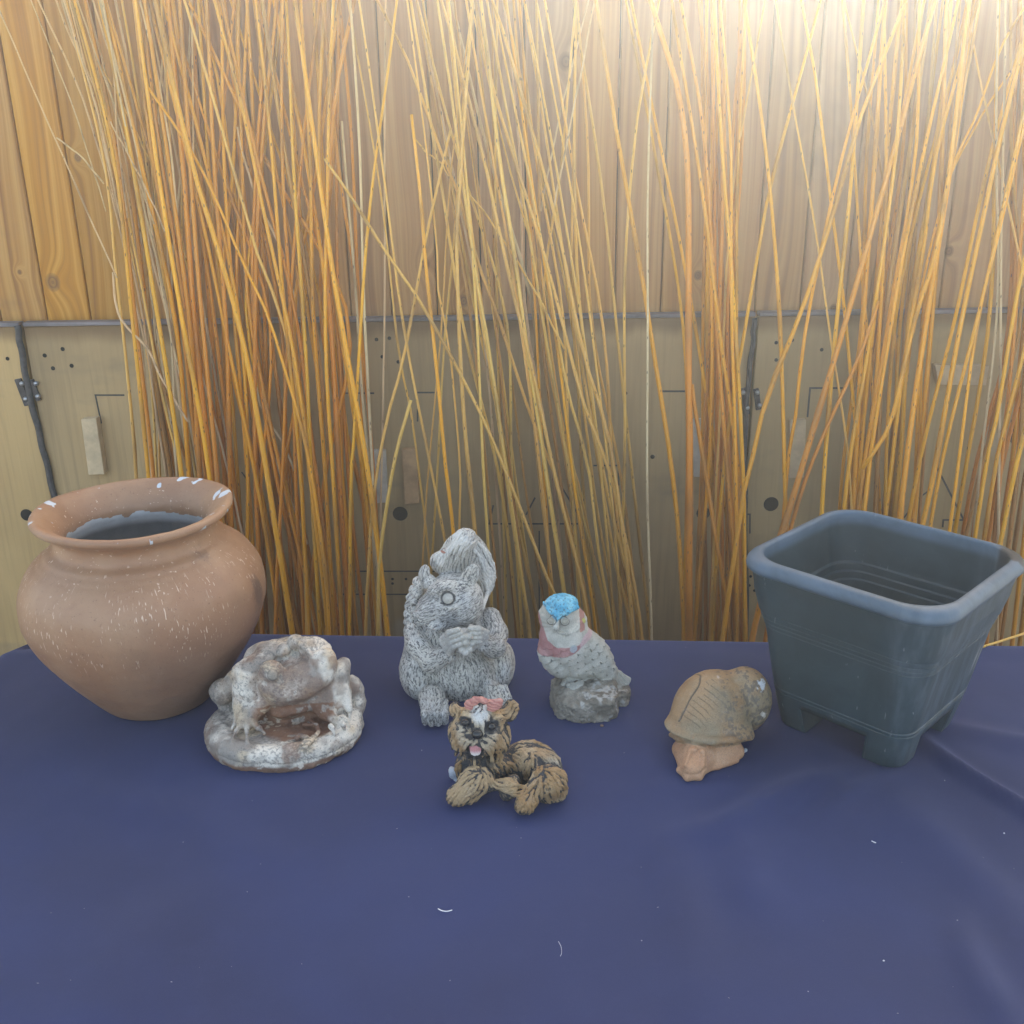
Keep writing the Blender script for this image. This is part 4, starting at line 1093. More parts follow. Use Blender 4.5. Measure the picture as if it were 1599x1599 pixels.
class Fig:
    def __init__(s, name, ox, oy, zs, D, h, label, cat, midz=.08):
        s.ox, s.oy, s.zs, s.D, s.h = ox, oy, zs, D, h
        s.u = (D * math.cos(PITCH) + (CAM_H - TAB - midz) * math.sin(PITCH)) / FPX / zs
        s.root = empty(name); tag(s.root, label, cat)
        s.pr = []; s.org = None
        s.k = .004; s.col = None; s.flow = None
    def setorg(s, u, v):
        p = at_z(s.ox + u / s.zs, s.oy + v / s.zs, TAB); s.org = Vector((p.x, s.D, TAB)); s.root.location = s.org
    def P(s, u, v, dy): return np.array(at_y(s.ox + u / s.zs, s.oy + v / s.zs, s.D + dy / 100) - s.org)
    def Pz(s, u, v, z): return np.array(at_z(s.ox + u / s.zs, s.oy + v / s.zs, TAB + z / 100) - s.org)
    def pt(s, p): return s.Pz(p[0], p[1], p[3]) if len(p) == 4 else s.P(*p)
    def e(s, u, v, dy, ru, rd, rv, rot=(0, 0, 0), k=None, col=None, flow=None, sub=False, z=None):
        c = s.P(u, v, dy) if z is None else s.Pz(u, v, z)
        s.pr.append(dict(t='e', c=c, r=np.array((ru, rd, rv)) * s.u, R=rotm(*rot), k=(s.k if k is None else k), col=col or s.col, flow=flow if flow is not None else s.flow, sub=sub))
    def c(s, a, b, ra, rb=None, k=None, col=None, flow=1, sub=False, flat=None):
        a, b = s.pt(a), s.pt(b); rb = ra if rb is None else rb
        fl = (b - a) / np.linalg.norm(b - a) if isinstance(flow, int) and flow == 1 else (-(b - a) / np.linalg.norm(b - a) if isinstance(flow, int) else flow)
        s.pr.append(dict(t='c', a=a, b=b, ra=ra * s.u, rb=rb * s.u, k=(s.k if k is None else k), col=col or s.col, flow=fl, sub=sub))
    def chain(s, pts, rs, **kw):
        for i in range(len(pts) - 1): s.c(pts[i], pts[i + 1], rs[i], rs[i + 1], **kw)
    def slab(s, c, r, z0, z1, rnd, k=None, col=None, sub=False, sq=2.0):
        c = np.array((c[0], c[1], (z0 + z1) / 2)); s.pr.append(dict(t='s', c=c, r=np.array((r[0], r[1], (z1 - z0) / 2)), rd=rnd, sq=sq, k=k or s.k, col=col or s.col, flow=s.flow, sub=sub))
    def dist(s, p, X, Y, Z):
        if p['t'] == 's':
            x = np.abs(X - p['c'][0]) / p['r'][0]; y = np.abs(Y - p['c'][1]) / p['r'][1]; q = p['sq']
            k0 = (x ** q + y ** q) ** (1 / q); d2 = (k0 - 1) * min(p['r'][0], p['r'][1]) + p['rd']; dz = np.abs(Z - p['c'][2]) - p['r'][2] + p['rd']
            return np.sqrt(np.maximum(d2, 0) ** 2 + np.maximum(dz, 0) ** 2) + np.minimum(np.maximum(d2, dz), 0) - p['rd']
        if p['t'] == 'e':
            x = X - p['c'][0]; y = Y - p['c'][1]; z = Z - p['c'][2]; M = p['R']; r = p['r']
            a = (M[0, 0] * x + M[1, 0] * y + M[2, 0] * z) / r[0]; b = (M[0, 1] * x + M[1, 1] * y + M[2, 1] * z) / r[1]; c = (M[0, 2] * x + M[1, 2] * y + M[2, 2] * z) / r[2]
            k0 = np.sqrt(a * a + b * b + c * c); k1 = np.sqrt((a / r[0]) ** 2 + (b / r[1]) ** 2 + (c / r[2]) ** 2)
            return k0 * (k0 - 1) / np.maximum(k1, 1e-6)
        a, b = p['a'], p['b']; d = b - a; L2 = float(d @ d)
        t = np.clip(((X - a[0]) * d[0] + (Y - a[1]) * d[1] + (Z - a[2]) * d[2]) / L2, 0, 1)
        return np.sqrt((X - a[0] - t * d[0]) ** 2 + (Y - a[1] - t * d[1]) ** 2 + (Z - a[2] - t * d[2]) ** 2) - (p['ra'] + (p['rb'] - p['ra']) * t)
    def bounds(s, p):
        if p['t'] == 's': return p['c'] - p['r'], p['c'] + p['r']
        if p['t'] == 'e':
            e = np.abs(p['R']) @ p['r']; return p['c'] - e, p['c'] + e
        r = max(p['ra'], p['rb']); return np.minimum(p['a'], p['b']) - r, np.maximum(p['a'], p['b']) + r
    def build(s, clip=True):
        h = s.h
        B = [s.bounds(p) for p in s.pr if not p['sub']]
        lo = np.min([b[0] for b in B], 0) - 4 * h; hi = np.max([b[1] for b in B], 0) + 4 * h
        if clip: lo[2] = max(lo[2], -3 * h)
        n = np.ceil((hi - lo) / h).astype(int) + 1
        ax = [lo[i] + np.arange(n[i]) * h for i in range(3)]
        F = np.full(n, .02, np.float32)
        for p in s.pr:
            a, b = s.bounds(p); mg = p['k'] + 3 * h
            i0 = np.clip(np.floor((a - mg - lo) / h).astype(int), 0, n); i1 = np.clip(np.ceil((b + mg - lo) / h).astype(int) + 1, 0, n)
            if np.any(i1 <= i0): continue
            X, Y, Z = np.meshgrid(ax[0][i0[0]:i1[0]], ax[1][i0[1]:i1[1]], ax[2][i0[2]:i1[2]], indexing='ij', sparse=True)
            d = s.dist(p, X, Y, Z).astype(np.float32)
            sl_ = tuple(slice(i0[i], i1[i]) for i in range(3)); f = F[sl_]; k = p['k']
            if p['sub']:
                d = -d; q = np.maximum(k - np.abs(f - d), 0) / k; F[sl_] = np.maximum(f, d) + q * q * k * .25
            else:
                q = np.maximum(k - np.abs(f - d), 0) / k; F[sl_] = np.minimum(f, d) - q * q * k * .25
        if clip: F = np.maximum(F, -(ax[2] - .0004)[None, None, :].astype(np.float32))
        F[0] = F[-1] = .01; F[:, 0] = F[:, -1] = .01; F[:, :, 0] = F[:, :, -1] = .01
        V, Q = surface_net(F, lo, h)
        # a little relaxing of the net
        s.V, s.Q = V, Q; s.normals(); s.blend(); return s
    def normals(s):
        V, Q = s.V, s.Q
        fn = np.cross(V[Q[:, 2]] - V[Q[:, 0]], V[Q[:, 3]] - V[Q[:, 1]])
        N = np.zeros_like(V)
        for k in range(4):
            for a in range(3): N[:, a] += np.bincount(Q[:, k], fn[:, a], len(V))
        s.N = N / np.maximum(np.linalg.norm(N, axis=1, keepdims=True), 1e-12)
    def blend(s):
        V = s.V; W = np.zeros(len(V)); FL = np.zeros((len(V), 3)); WC = np.zeros(len(V)); C = np.zeros((len(V), 3))
        for p in s.pr:
            if p['sub']: continue
            d = np.abs(s.dist(p, V[:, 0], V[:, 1], V[:, 2]))
            if p['flow'] is not None:
                w_ = np.exp(-d / .003) + 1e-9; FL += w_[:, None] * np.asarray(p['flow'], float); W += w_
            if p['col'] is not None:
                w_ = np.exp(-d / .0006) + 1e-12; C += w_[:, None] * np.array(p['col']); WC += w_
        if W.any():
            FL = FL / W[:, None]; FL -= s.N * (FL * s.N).sum(1, keepdims=True)
            s.FL = FL / np.maximum(np.linalg.norm(FL, axis=1, keepdims=True), 1e-6)
        else: s.FL = np.cross(s.N, [1, 0, 0])
        s.C = C / np.maximum(WC, 1e-12)[:, None] if WC.any() else None
    def streak(s, freq=420, length=.010, n=9, seed=0, wob=.35):
        """noise drawn out along the lie of the hair, 0..1"""
        V = s.V; fl = s.FL + wob * np.stack([fbm(V * 90 + 5, 2, seed + 1), fbm(V * 90 + 9, 2, seed + 2), fbm(V * 90 + 31, 2, seed + 3)], 1)
        a = 0
        for k in range(n): a = a + vnoise((V + fl * ((k / (n - 1) - .5) * length)) * freq, seed + 40)
        a = a / n; a = (a - a.mean()) / (a.std() + 1e-9)
        return np.clip(.5 + a * .27, 0, 1)
    def uv(s, V):
        W = V + np.array(s.org) - np.array([0, 0, CAM_H]); z = W @ np.array(fw)
        px = 799.5 + FPX * (W @ np.array(rt)) / z; py = 799.5 - FPX * (W @ np.array(up)) / z
        return (px - s.ox) * s.zs, (py - s.oy) * s.zs, z
    def tufts(s, ok, space, length, rad, seed, k, col, lift=.25, wave=.16, rowsp=1.0, only=None):
        """carved locks of hair laid over the surface met from the front, along the lie of the hair"""
        h = s.h; s.h = .0024; s.build(); s.h = h
        U, W, Z = s.uv(s.V); front = (s.N @ np.array(fw)) < .15
        U, W, Z, FL, VV, C = U[front], W[front], Z[front], s.FL[front], s.V[front], s.C[front]
        g = int(40); cell = {}
        for i in range(len(U)): cell.setdefault((int(U[i] // g), int(W[i] // g)), []).append(i)
        def look(u, v):
            best = None
            for a in (-1, 0, 1):
                for b in (-1, 0, 1):
                    for i in cell.get((int(u // g) + a, int(v // g) + b), ()):
                        d = (U[i] - u) ** 2 + (W[i] - v) ** 2
                        if d < 30 ** 2:
                            q = Z[i] + d * 1.2e-6
                            if best is None or q < best[0]: best = (q, i)
            return None if best is None else best[1]
        r = random.Random(seed); new = []
        v = W.min()
        while v < W.max():
            u = U.min() + r.uniform(0, space)
            while u < U.max():
                a, b = u + r.uniform(-.22, .22) * space, v + r.uniform(-.4, .4) * space * rowsp
                i = look(a, b)
                if i is not None and ok(a, b) and (only is None or C[i][only] > .5):
                    L = length * r.uniform(.75, 1.25); wv = r.choice((-1, 1)) * wave * L * r.uniform(.5, 1.2); pts = []; good = True; cu, cv = a, b
                    for t in range(4):
                        j = look(cu, cv)
                        if j is None: break
                        if pts and np.linalg.norm(VV[j] - pts[-1][1]) > L * s.u * .9: break
                        pts.append((VV[j], VV[j])); f_ = FL[j]
                        du, dv = f_[0], -f_[2]; n = math.hypot(du, dv) + 1e-6; du /= n; dv /= n
                        w2 = wv * (1, -1, .6, 0)[t] / L * 3
                        cu += (du - dv * w2 * .33) * L / 3; cv += (dv + du * w2 * .33) * L / 3
                    if len(pts) >= 3:
                        rr = [rad * .75, rad, rad * .8, rad * .3][:len(pts)] if len(pts) == 4 else [rad * .75, rad, rad * .35]
                        nf = -np.array(fw) * rad * s.u * lift
                        for t in range(len(pts) - 1):
                            A = pts[t][0] + nf; B = pts[t + 1][0] + nf; d = B - A; ln = np.linalg.norm(d)
                            if ln < 1e-5: continue
                            new.append(dict(t='c', a=A, b=B, ra=rr[t] * s.u, rb=rr[t + 1] * s.u, k=k, col=col, flow=d / ln, sub=False))
                u += space
            v += space * rowsp
        s.pr += new
    def mesh(s, mat, name='body', **attrs):
        o = fast_mesh(name, s.V, s.Q, mat, s.root, attrs); return o
    def ball(s, name, u, v, dy, ru, rd, rv, mat, rot=(0, 0, 0), z=None, n=16):
        c = s.P(u, v, dy) if z is None else s.Pz(u, v, z)
        V = []; F = []
        M = rotm(*rot)
        for j in range(n + 1):
            ph = math.pi * j / n
            for k in range(2 * n):
                a = math.pi * k / n
                V.append(tuple(M @ (np.array((ru * math.sin(ph) * math.cos(a), rd * math.sin(ph) * math.sin(a), rv * math.cos(ph))) * s.u)))
        for j in range(n):
            for k in range(2 * n): F.append((j * 2 * n + k, (j + 1) * 2 * n + k, (j + 1) * 2 * n + (k + 1) % (2 * n), j * 2 * n + (k + 1) % (2 * n)))
        return mesh_obj(name, V, F, mat, s.root, True, loc=Vector(c))

def fig_mat(name, rough=.75, bs=.5, grain=700, bd=.0006, coat=0.0):
    """painted cast stone: point colours for the paint, 'groove' for relief too fine for the mesh"""
    s = NT(name); P = s.obj()
    c = s.attr('paint'); g = s.attr('groove', 'Fac')
    n1 = s.noise(P, grain, 3, .65); n2 = s.noise(P, grain * .28, 4, .7)
    c = s.mix(s.math('MULTIPLY', s.rf(n1, .42, .75), .38), c, s.mix(.65, c, (.05, .048, .045)))
    c = s.mix(s.math('MULTIPLY', s.rf(n2, .5, .8), .25), c, s.mix(.5, c, (.75, .74, .7)))
    n3 = s.noise(P, grain * 1.7, 2, .6)
    c = s.mix(s.math('MULTIPLY', s.rf(n3, .56, .66), .5), c, s.mix(.7, c, (.05, .048, .045)))
    h = s.math('ADD', s.math('MULTIPLY', g, 1.4), s.math('ADD', s.math('MULTIPLY', n1, .35), s.math('MULTIPLY', n2, .5)))
    return s.fin(c, rough, s.bump(h, bs, bd))
M_stat = fig_mat('cast_stone')
M_clay = fig_mat('clay', .6, .3, 500, .0005)
M_gblack = flat_mat('glossy_black', (.015, .017, .02), .18, 60, .2)
M_tongue = flat_mat('pink_paint', (.62, .33, .32), .5, 120, .12)
M_bow = flat_mat('salmon_paint', (.55, .23, .19), .6, 260, .16, .4, .0006)
M_eyestone = flat_mat('grey_stone_eye', (.46, .45, .42), .6, 300, .2)
DOWN = np.array([0, 0, -1.])

# ---------------------------------------------------------------- squirrel
def squirrel():
    f = Fig('squirrel_statue', 600, 800, 4.441, 1.31, .0008, 'grey stone squirrel holding a nut to its chest, tallest ornament, behind the dog', 'statue')
    f.setorg(510, 1250); f.col = (0, 0, 0)
    f.flow = np.array([0, -.1, -1.]); f.k = .010
    f.e(520, 1090, 0, 300, 240, 250); f.e(500, 860, .5, 235, 190, 250)
    f.e(560, 1130, -3.2, 200, 120, 170, k=.012)
    # haunches
    f.k = .005
    f.e(235, 1110, -1.6, 128, 190, 190, (0, -8, 0)); f.e(235, 960, -.4, 100, 150, 150)
    f.e(815, 1060, .2, 92, 170, 165, (0, 6, 0)); f.e(770, 1130, -.5, 90, 150, 120)
    # feet with four toes
    f.k = .006
    f.c((330, 1290, 0, 1.8), (345, 1400, 0, 1.3), 92, 74); f.k = .0014
    for i, (a, b) in enumerate(((270, 285), (318, 325), (368, 372), (415, 418))):
        f.chain([(a + 4, 1310, 0, 3.1), (b, 1400, 0, 2.45), (b + 2, 1465 - abs(i - 1.4) * 10, 0, .9)], [24, 28, 25])
    f.k = .006; f.c((735, 1230, 0, 2.0), (790, 1330, 0, 1.5), 68, 66)
    f.k = .0022
    for a in (725, 765, 805, 838): f.chain([(a, 1215, 0, 3.1), (a + 20, 1290, 0, 2.2), (a + 26, 1350, 0, .9)], [20, 24, 22])
    # neck, head turned to the left
    f.k = .009; fh = np.array([.5, .2, .25])
    f.e(455, 690, .2, 190, 160, 130, flow=fh)
    f.e(490, 590, -.6, 195, 175, 165, (0, 16, 0), flow=fh)
    f.c((400, 635, -2.2), (252, 718, -4.2), 122, 50, flow=fh); f.e(315, 655, -2.6, 85, 95, 72, flow=fh)
    f.e(560, 680, -1.6, 115, 120, 92, flow=fh); f.e(345, 762, -2.9, 88, 90, 48, (0, 18, 0), flow=fh)
    f.k = .003; f.e(216, 710, -4.8, 28, 30, 24, (0, 15, 0)); f.e(252, 755, -4.2, 42, 40, 26, flow=fh)
    f.e(290, 775, -4.05, 60, 22, 7, (0, 24, 0), sub=True, k=.002)          # mouth line
    f.k = .005; f.e(395, 520, -2.6, 100, 60, 40, (0, -15, 0), flow=fh)      # brow
    # eye socket and eye
    f.e(441, 600, -4.15, 56, 40, 54, sub=True, k=.003)
    f.k = .0025; f.e(441, 600, -3.45, 41, 30, 40, k=.0008)
    # ears
    f.k = .004; f.e(276, 418, -.8, 36, 38, 58, (0, 22, 0)); f.e(305, 480, -1.0, 55, 50, 50)
    f.e(598, 440, -1.3, 56, 36, 98, (0, 28, 0), flow=(.3, 0, 1)); f.e(606, 430, -2.3, 28, 24, 66, (0, 28, 0), sub=True, k=.003)
    f.e(545, 500, -1.4, 60, 40, 50)
    # arms
    f.k = .006
    f.chain([(205, 830, 0), (232, 930, -2.2), (330, 1030, -4.6)], [72, 78, 78]); f.c((330, 1030, -4.6), (440, 985, -6.6), 76, 58)
    f.chain([(735, 735, .6), (775, 840, -1.6), (760, 930, -3.8)], [76, 78, 78]); f.c((760, 930, -3.8), (680, 905, -6.2), 74, 56)
    # nut
    f.col = (0, 1, 0); f.k = .003; f.e(560, 890, -6.6, 92, 70, 88)
    for a, b in ((540, 860), (585, 862), (520, 905), (565, 900), (608, 905), (540, 950), (590, 950), (565, 970)): f.e(a, b, -8.3 + abs(a - 560) / 110, 28, 28, 24, k=.0008)
    # long fingers over the nut
    f.k = .0008
    for i, (a, b, c2, d) in enumerate(((405, 885, 505, 812), (415, 915, 520, 838), (430, 945, 522, 872), (450, 975, 520, 912))):
        f.chain([(a, b, -7.2), ((a + c2) / 2 - 6, (b + d) / 2 - 14, -8.2), (c2 + 12, d, -8.3)], [25, 22, 17])
    for i, (a, b, c2, d) in enumerate(((705, 835, 592, 806), (705, 862, 604, 838), (698, 890, 612, 868), (684, 920, 620, 900))):
        f.chain([(a, b, -6.6), ((a + c2) / 2 + 6, (b + d) / 2 - 14, -7.6), (c2, d, -7.9)], [24, 21, 16])
    f.c((700, 830, -6.4), (600, 793, -6.9), 22, 17)
    # tail: plume behind the head with its curl, and the braid of fur down the left side
    f.k = .006; f.col = (1, 0, 0)
    def U(p, q): a = f.P(*p); b = f.P(*q); d = b - a; return d / np.linalg.norm(d)
    f.e(505, 300, 2.4, 118, 85, 175, (0, 22, 0), flow=U((480, 450, 0), (530, 150, 0)))
    f.e(565, 190, 2.0, 80, 75, 82, flow=U((500, 220, 0), (600, 120, 0)))
    f.e(655, 330, 3.0, 92, 85, 215, (0, -20, 0), flow=U((600, 140, 0), (720, 480, 0)))
    f.e(705, 480, 3.4, 55, 75, 150, (0, 12, 0), flow=U((745, 380, 0), (695, 600, 0)))
    f.e(400, 350, 1.6, 85, 70, 75, (0, 38, 0), flow=U((330, 400, 0), (430, 200, 0)))
    f.e(700, 140, 2.2, 46, 160, 62, (0, 30, 0), sub=True, k=.006)
    f.col = (0, 0, 1); f.k = .0030
    for i, (a, b) in enumerate(((215, 480), (190, 535), (170, 590), (158, 645), (152, 700), (152, 755), (158, 805))):
        f.e(a + 16, b, 2.2 + (i % 2) * .2, 36, 46, 32, (0, -30, 0), flow=(-.6, 0, -.6)); f.e(a + 45, b + 22, 1.6, 42, 50, 30, (0, -30, 0), flow=(-.6, 0, -.6))
    f.k = .01; f.chain([(262, 560, 3.6), (250, 680, 4.0), (280, 850, 3.6)], [55, 70, 90])
    f.tufts(lambda a, b: True, 30, 230, 12, 8, .0005, (1, 1, 0), .45, .12, 3.4, only=0)
    f.build()
    V = f.V; s1 = f.streak(650, .012, 13, 1, .5); s2 = f.streak(1150, .005, 7, 5, .9); tail = sstep(.35, .65, f.C[:, 0]); braid = sstep(.3, .7, f.C[:, 2])
    amp = .00055 + .0004 * tail + .0004 * braid
    gz = np.where(tail > .5, .85 * s1 + .15 * s2, .38 * s1 + .62 * s2)
    ct = f.P(575, 300, 2.4)
    xr = (V[:, 0] - ct[0]) * .96 - .30 * (V[:, 2] - ct[2]) + .0045 * np.sin((V[:, 2] - ct[2]) * 55 + 1.0) + (V[:, 0] > f.P(640, 0, 2)[0]) * .55 * (V[:, 2] - ct[2]) * 1.0
    lock = np.abs(np.sin(math.pi * xr / .0074 + 3.4 * fbm(V * np.array([52, 52, 26]), 3, 61))) ** .8
    lock2 = np.abs(np.sin(math.pi * xr / .0040 + 5.0 * fbm(V * np.array([90, 90, 40]), 2, 66)))
    lk = sstep(.2, .9, f.C[:, 1]); gz = np.where(tail > .5, .36 * (.30 + .70 * lk) + .34 * lock2 + .30 * s1 + .03, gz)
    eye = np.linalg.norm(V - f.P(441, 600, -4.0), axis=1) < 46 * f.u
    hands = (f.C[:, 1] > .5) & (f.C[:, 0] < .5)
    m_ = np.where(eye | hands, .12, 1.0)
    f.V = V + f.N * ((gz - .5) * 2 * amp * m_)[:, None]
    pit = fbm(V * 420, 2, 14)
    light = mix((.36, .355, .34), (.70, .68, .63), sstep(-.5, .5, fbm(V * 26, 3, 3)))
    light = mix(light, (.36, .42, .50), .35 * sstep(.05, .5, fbm(V * 19 + 3, 3, 8)))
    light = mix(light, (.46, .42, .32), .30 * sstep(.0, .5, fbm(V * 15 + 7, 3, 5)))
    g = np.where(hands | eye, .62 + .15 * pit, gz) + .14 * pit
    col = mix((.115, .115, .115), light, sstep(.22, .54, g + .02 * tail))
    col = mix(col, (.74, .74, .72), .5 * sstep(.62, .85, g))
    rg = np.abs(np.linalg.norm(V - f.P(441, 600, -4.1), axis=1) / f.u - 47)
    col = mix(col, (.05, .05, .055), .9 * sstep(9, 3, rg) * (V[:, 1] < -.03))
    rust = np.linalg.norm((V - f.P(420, 268, 1.2)) * np.array([.6, .5, 1.6]), axis=1) < 18 * f.u
    col = np.where(rust[:, None], (.33, .14, .10), col)
    f.mesh(M_stat, paint=col, groove=g)
squirrel()

# ---------------------------------------------------------------- owl
def owl():
    f = Fig('owl_statue', 820, 910, 6.661, 1.265, .0009, 'small grey stone owl with bright blue crown and pink collar, perched on a rock', 'statue')
    f.setorg(620, 1250); f.col = (1, 0, 0)
    f.k = .006
    f.chain([(345, 370, 0), (410, 560, 0), (560, 790, .6), (740, 930, 1.6)], [180, 250, 200, 110])
    f.e(430, 620, -.2, 262, 230, 300, (0, -28, 0))
    f.e(350, 350, -.2, 200, 185, 190)
    # wing on the near side and the wing tip
    f.k = .0035
    f.e(690, 720, .2, 175, 175, 330, (0, -36, 0)); f.e(850, 900, .4, 100, 110, 120, (0, -40, 0))
    f.e(300, 800, -.6, 120, 170, 230, (0, -38, 0))
    # tail fan
    f.k = .004
    for i in range(5):
        f.c((830 + i * 14, 1000 - i * 28, -.4 + i * .3), (990 + i * 22, 1115 - i * 27, .0 + i * .3), 34, 26)
    f.c((760, 930, .8), (980, 1040, 1.0), 80, 50)
    # tips of the long feathers
    f.k = .0018
    for i, (a, b) in enumerate(((800, 985), (850, 985), (885, 965), (915, 935), (930, 900))): f.chain([(a - 260, b - 130, -1.3), (a - 110, b - 60, -1.2), (a, b, -.7)], [22, 26, 15])
    # crown: brows meeting in a V above the beak
    f.k = .003; B = (.05, .36, .70)
    f.e(375, 225, .1, 176, 165, 98, (0, -4, 0), col=None); f.e(350, 330, 0, 205, 190, 130); f.e(480, 410, .4, 165, 170, 170)
    f.k = .005; f.chain([(325, 365, -2.5), (255, 285, -2.4), (198, 212, -1.6)], [22, 26, 18]); f.chain([(335, 365, -2.5), (430, 300, -2.5), (545, 255, -1.4)], [22, 26, 20])
    f.c((325, 350, -2.4), (380, 240, -1.9), 42, 70)
    # facial discs, eyes, beak
    f.e(245, 415, -3.4, 66, 30, 74, sub=True, k=.003); f.e(440, 425, -3.5, 92, 34, 84, sub=True, k=.004)
    f.k = .0012; f.e(268, 398, -2.5, 42, 34, 40); f.e(415, 404, -2.7, 48, 34, 43)
    f.k = .002; f.chain([(325, 420, -3.0), (322, 465, -3.5), (326, 500, -3.3)], [30, 27, 12])
    f.chain([(335, 515, -3.1), (430, 535, -3.0), (540, 490, -2.3), (590, 410, -1.4)], [11, 14, 14, 12])
    # thighs, toes
    f.k = .004; f.e(455, 1015, -.4, 66, 80, 90); f.e(590, 1020, -.2, 66, 80, 80); f.e(560, 1000, 1.0, 150, 100, 90)
    f.k = .002
    for a, b, q in ((398, 1070, -2.0), (440, 1088, -2.5), (480, 1100, -2.7), (530, 1095, -2.5), (562, 1085, -2.2)):
        f.chain([(a + 22, b - 45, q + .6), (a + 10, b - 10, q), (a - 6, b + 30, q - .1)], [22, 22, 14])
    # rock
    f.k = .005; f.col = (0, 1, 0)
    f.slab((-.004, -.016), (.042, .046), -.004, .030, .009, sq=2.6); f.slab((.014, -.022), (.030, .040), -.004, .036, .009, sq=3.2); f.slab((-.026, -.006), (.022, .032), -.004, .036, .010)
    f.slab((.046, .004), (.019, .024), -.004, .021, .007)
    f.build()
    V = f.V; N = f.N; u = f.u
    rocky = sstep(.4, .6, f.C[:, 1]); 
    # feather scales laid in rows down the slope of the back
    a0, a1 = f.P(345, 370, 0), f.P(780, 960, 1.6); ax_ = (a1 - a0) / np.linalg.norm(a1 - a0)
    side = np.array([ax_[2], 0, -ax_[0]]); side /= np.linalg.norm(side)
    rel = V - a0; s_ = rel @ ax_; t_ = np.arctan2(rel @ side, -rel[:, 1] + .012) * .030
    sc_ = .0088 + .0018 * sstep(.02, .12, s_)
    rw = s_ / sc_ ; row = np.floor(rw); fy = rw - row; cx = t_ / sc_ + .5 * (row % 2); fx = cx - np.floor(cx) - .5
    fx += .08 * vnoise(V * 200, 3); fy = np.clip(fy + .10 * vnoise(V * 110, 8), 0, .999)
    # rounded lower end of each feather
    edge = .55 + .45 * np.sqrt(np.clip(1 - (2 * fx) ** 2, 0, 1))
    inside = fy < edge
    hgt = np.where(inside, .35 + .65 * fy / edge, .18) - .25 * (np.abs(fx) * 2) ** 4
    body = (1 - rocky) * sstep(.105, .088, V[:, 2] + .0 * s_) 
    headz = sstep(.112, .120, V[:, 2])
    tail = sstep(.115, .13, s_)
    body = body * (1 - tail) * (V[:, 2] > .03)
    strk = .5 + .5 * np.sin(t_ * 1500 + 2 * fbm(V * 120, 2, 4)); 
    disp = body * (hgt - .5) * .0028 + rocky * (fbm(V * 70, 4, 9) * .0042 + fbm(V * 240, 3, 19) * .0016) + tail * (1 - rocky) * (strk - .5) * .0009
    cap_c = f.P(375, 235, -.4)
    pit = fbm(V * 420, 3, 12)
    # crown outline: above the two brow ridges
    def above(p, q):        # signed height above the line p-q seen from the front
        P_, Q_ = f.P(*p), f.P(*q); d = Q_ - P_; n = np.array([-d[2], 0, d[0]]); n /= np.linalg.norm(n)
        if n[2] < 0: n = -n
        return (V - P_) @ n
    hl = above((190, 235, -2), (325, 385, -2.6)); hr = above((330, 385, -2.6), (560, 275, -1.6)); back = V[:, 1] > f.P(375, 235, -.4)[1]
    jag = .0012 * fbm(V * 160, 2, 77)
    xc = f.P(328, 380, -2.6)[0]
    capm = np.where(V[:, 0] < xc, hl, hr) + jag
    cap = sstep(-.0006, .0006, capm) * (V[:, 2] > .118) * (V[:, 0] < f.P(575, 260, 0)[0])
    face = headz * (1 - cap); ff = np.abs(np.sin(np.arctan2(V[:, 2] - f.P(425, 420, -3)[2], V[:, 0] - f.P(425, 420, -3)[0]) * 15)); disp = disp + face * (ff - .5) * .0005 + cap * pit * .0011 + (1 - cap) * headz * fbm(V * 160, 3, 6) * .0006
    f.V = V + N * disp[:, None]
    g = np.where(rocky > .5, .5 + .7 * fbm(V * 240, 3, 19), np.where(cap > .5, .5 + .6 * pit, np.where(tail > .5, strk, .28 + .6 * hgt)))
    col = mix((.40, .395, .35), (.52, .51, .46), sstep(-.4, .4, fbm(V * 60, 3, 2)))
    col = mix((.06, .063, .06), col, sstep(.14, .40, g * body + (1 - body) * .6))
    rockc = mix((.17, .15, .12), (.33, .30, .25), sstep(-.4, .5, fbm(V * 50, 3, 5)))
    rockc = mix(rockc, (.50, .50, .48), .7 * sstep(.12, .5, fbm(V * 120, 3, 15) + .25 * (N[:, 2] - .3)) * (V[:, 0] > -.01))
    rockc = mix(rockc, (.06, .055, .05), .6 * sstep(-.25, -.6, fbm(V * 200, 3, 25)))
    col = mix(col, rockc, rocky)
    # collar of pink paint, round the front and up the far side of the head
    dn = fbm(V * 90, 3, 31) * .0016
    zc = V[:, 2] + dn; xr = V[:, 0]
    low = np.interp(xr, [f.P(120, 0, 0)[0], f.P(200, 0, 0)[0], f.P(300, 0, 0)[0], f.P(480, 0, 0)[0], f.P(560, 0, 0)[0], f.P(650, 0, 0)[0], f.P(720, 0, 0)[0]], [.083, .083, .084, .089, .097, .103, .106])
    upz = np.interp(xr, [f.P(120, 0, 0)[0], f.P(180, 0, 0)[0], f.P(230, 0, 0)[0], f.P(330, 0, 0)[0], f.P(560, 0, 0)[0], f.P(600, 0, 0)[0], f.P(720, 0, 0)[0]], [.15, .125, .108, .101, .104, .112, .118])
    pk = sstep(0, .001, zc - low) * sstep(0, .001, upz - zc) * (V[:, 1] < .02)
    pinkc = mix((.38, .14, .145), (.46, .22, .22), sstep(-.3, .4, fbm(V * 70, 2, 8)))
    pinkc = mix(pinkc, (.55, .38, .40), sstep(f.P(560, 0, 0)[0] - .001, f.P(570, 0, 0)[0] + .001, xr))
    col = mix(col, pinkc, pk * .88)
    bk_ = ((xr > f.P(565, 0, 0)[0]) & (V[:, 2] > .118) & (xr < f.P(620, 0, 0)[0])); col = np.where((bk_ & (cap < .5))[:, None], (.40, .20, .17), col)
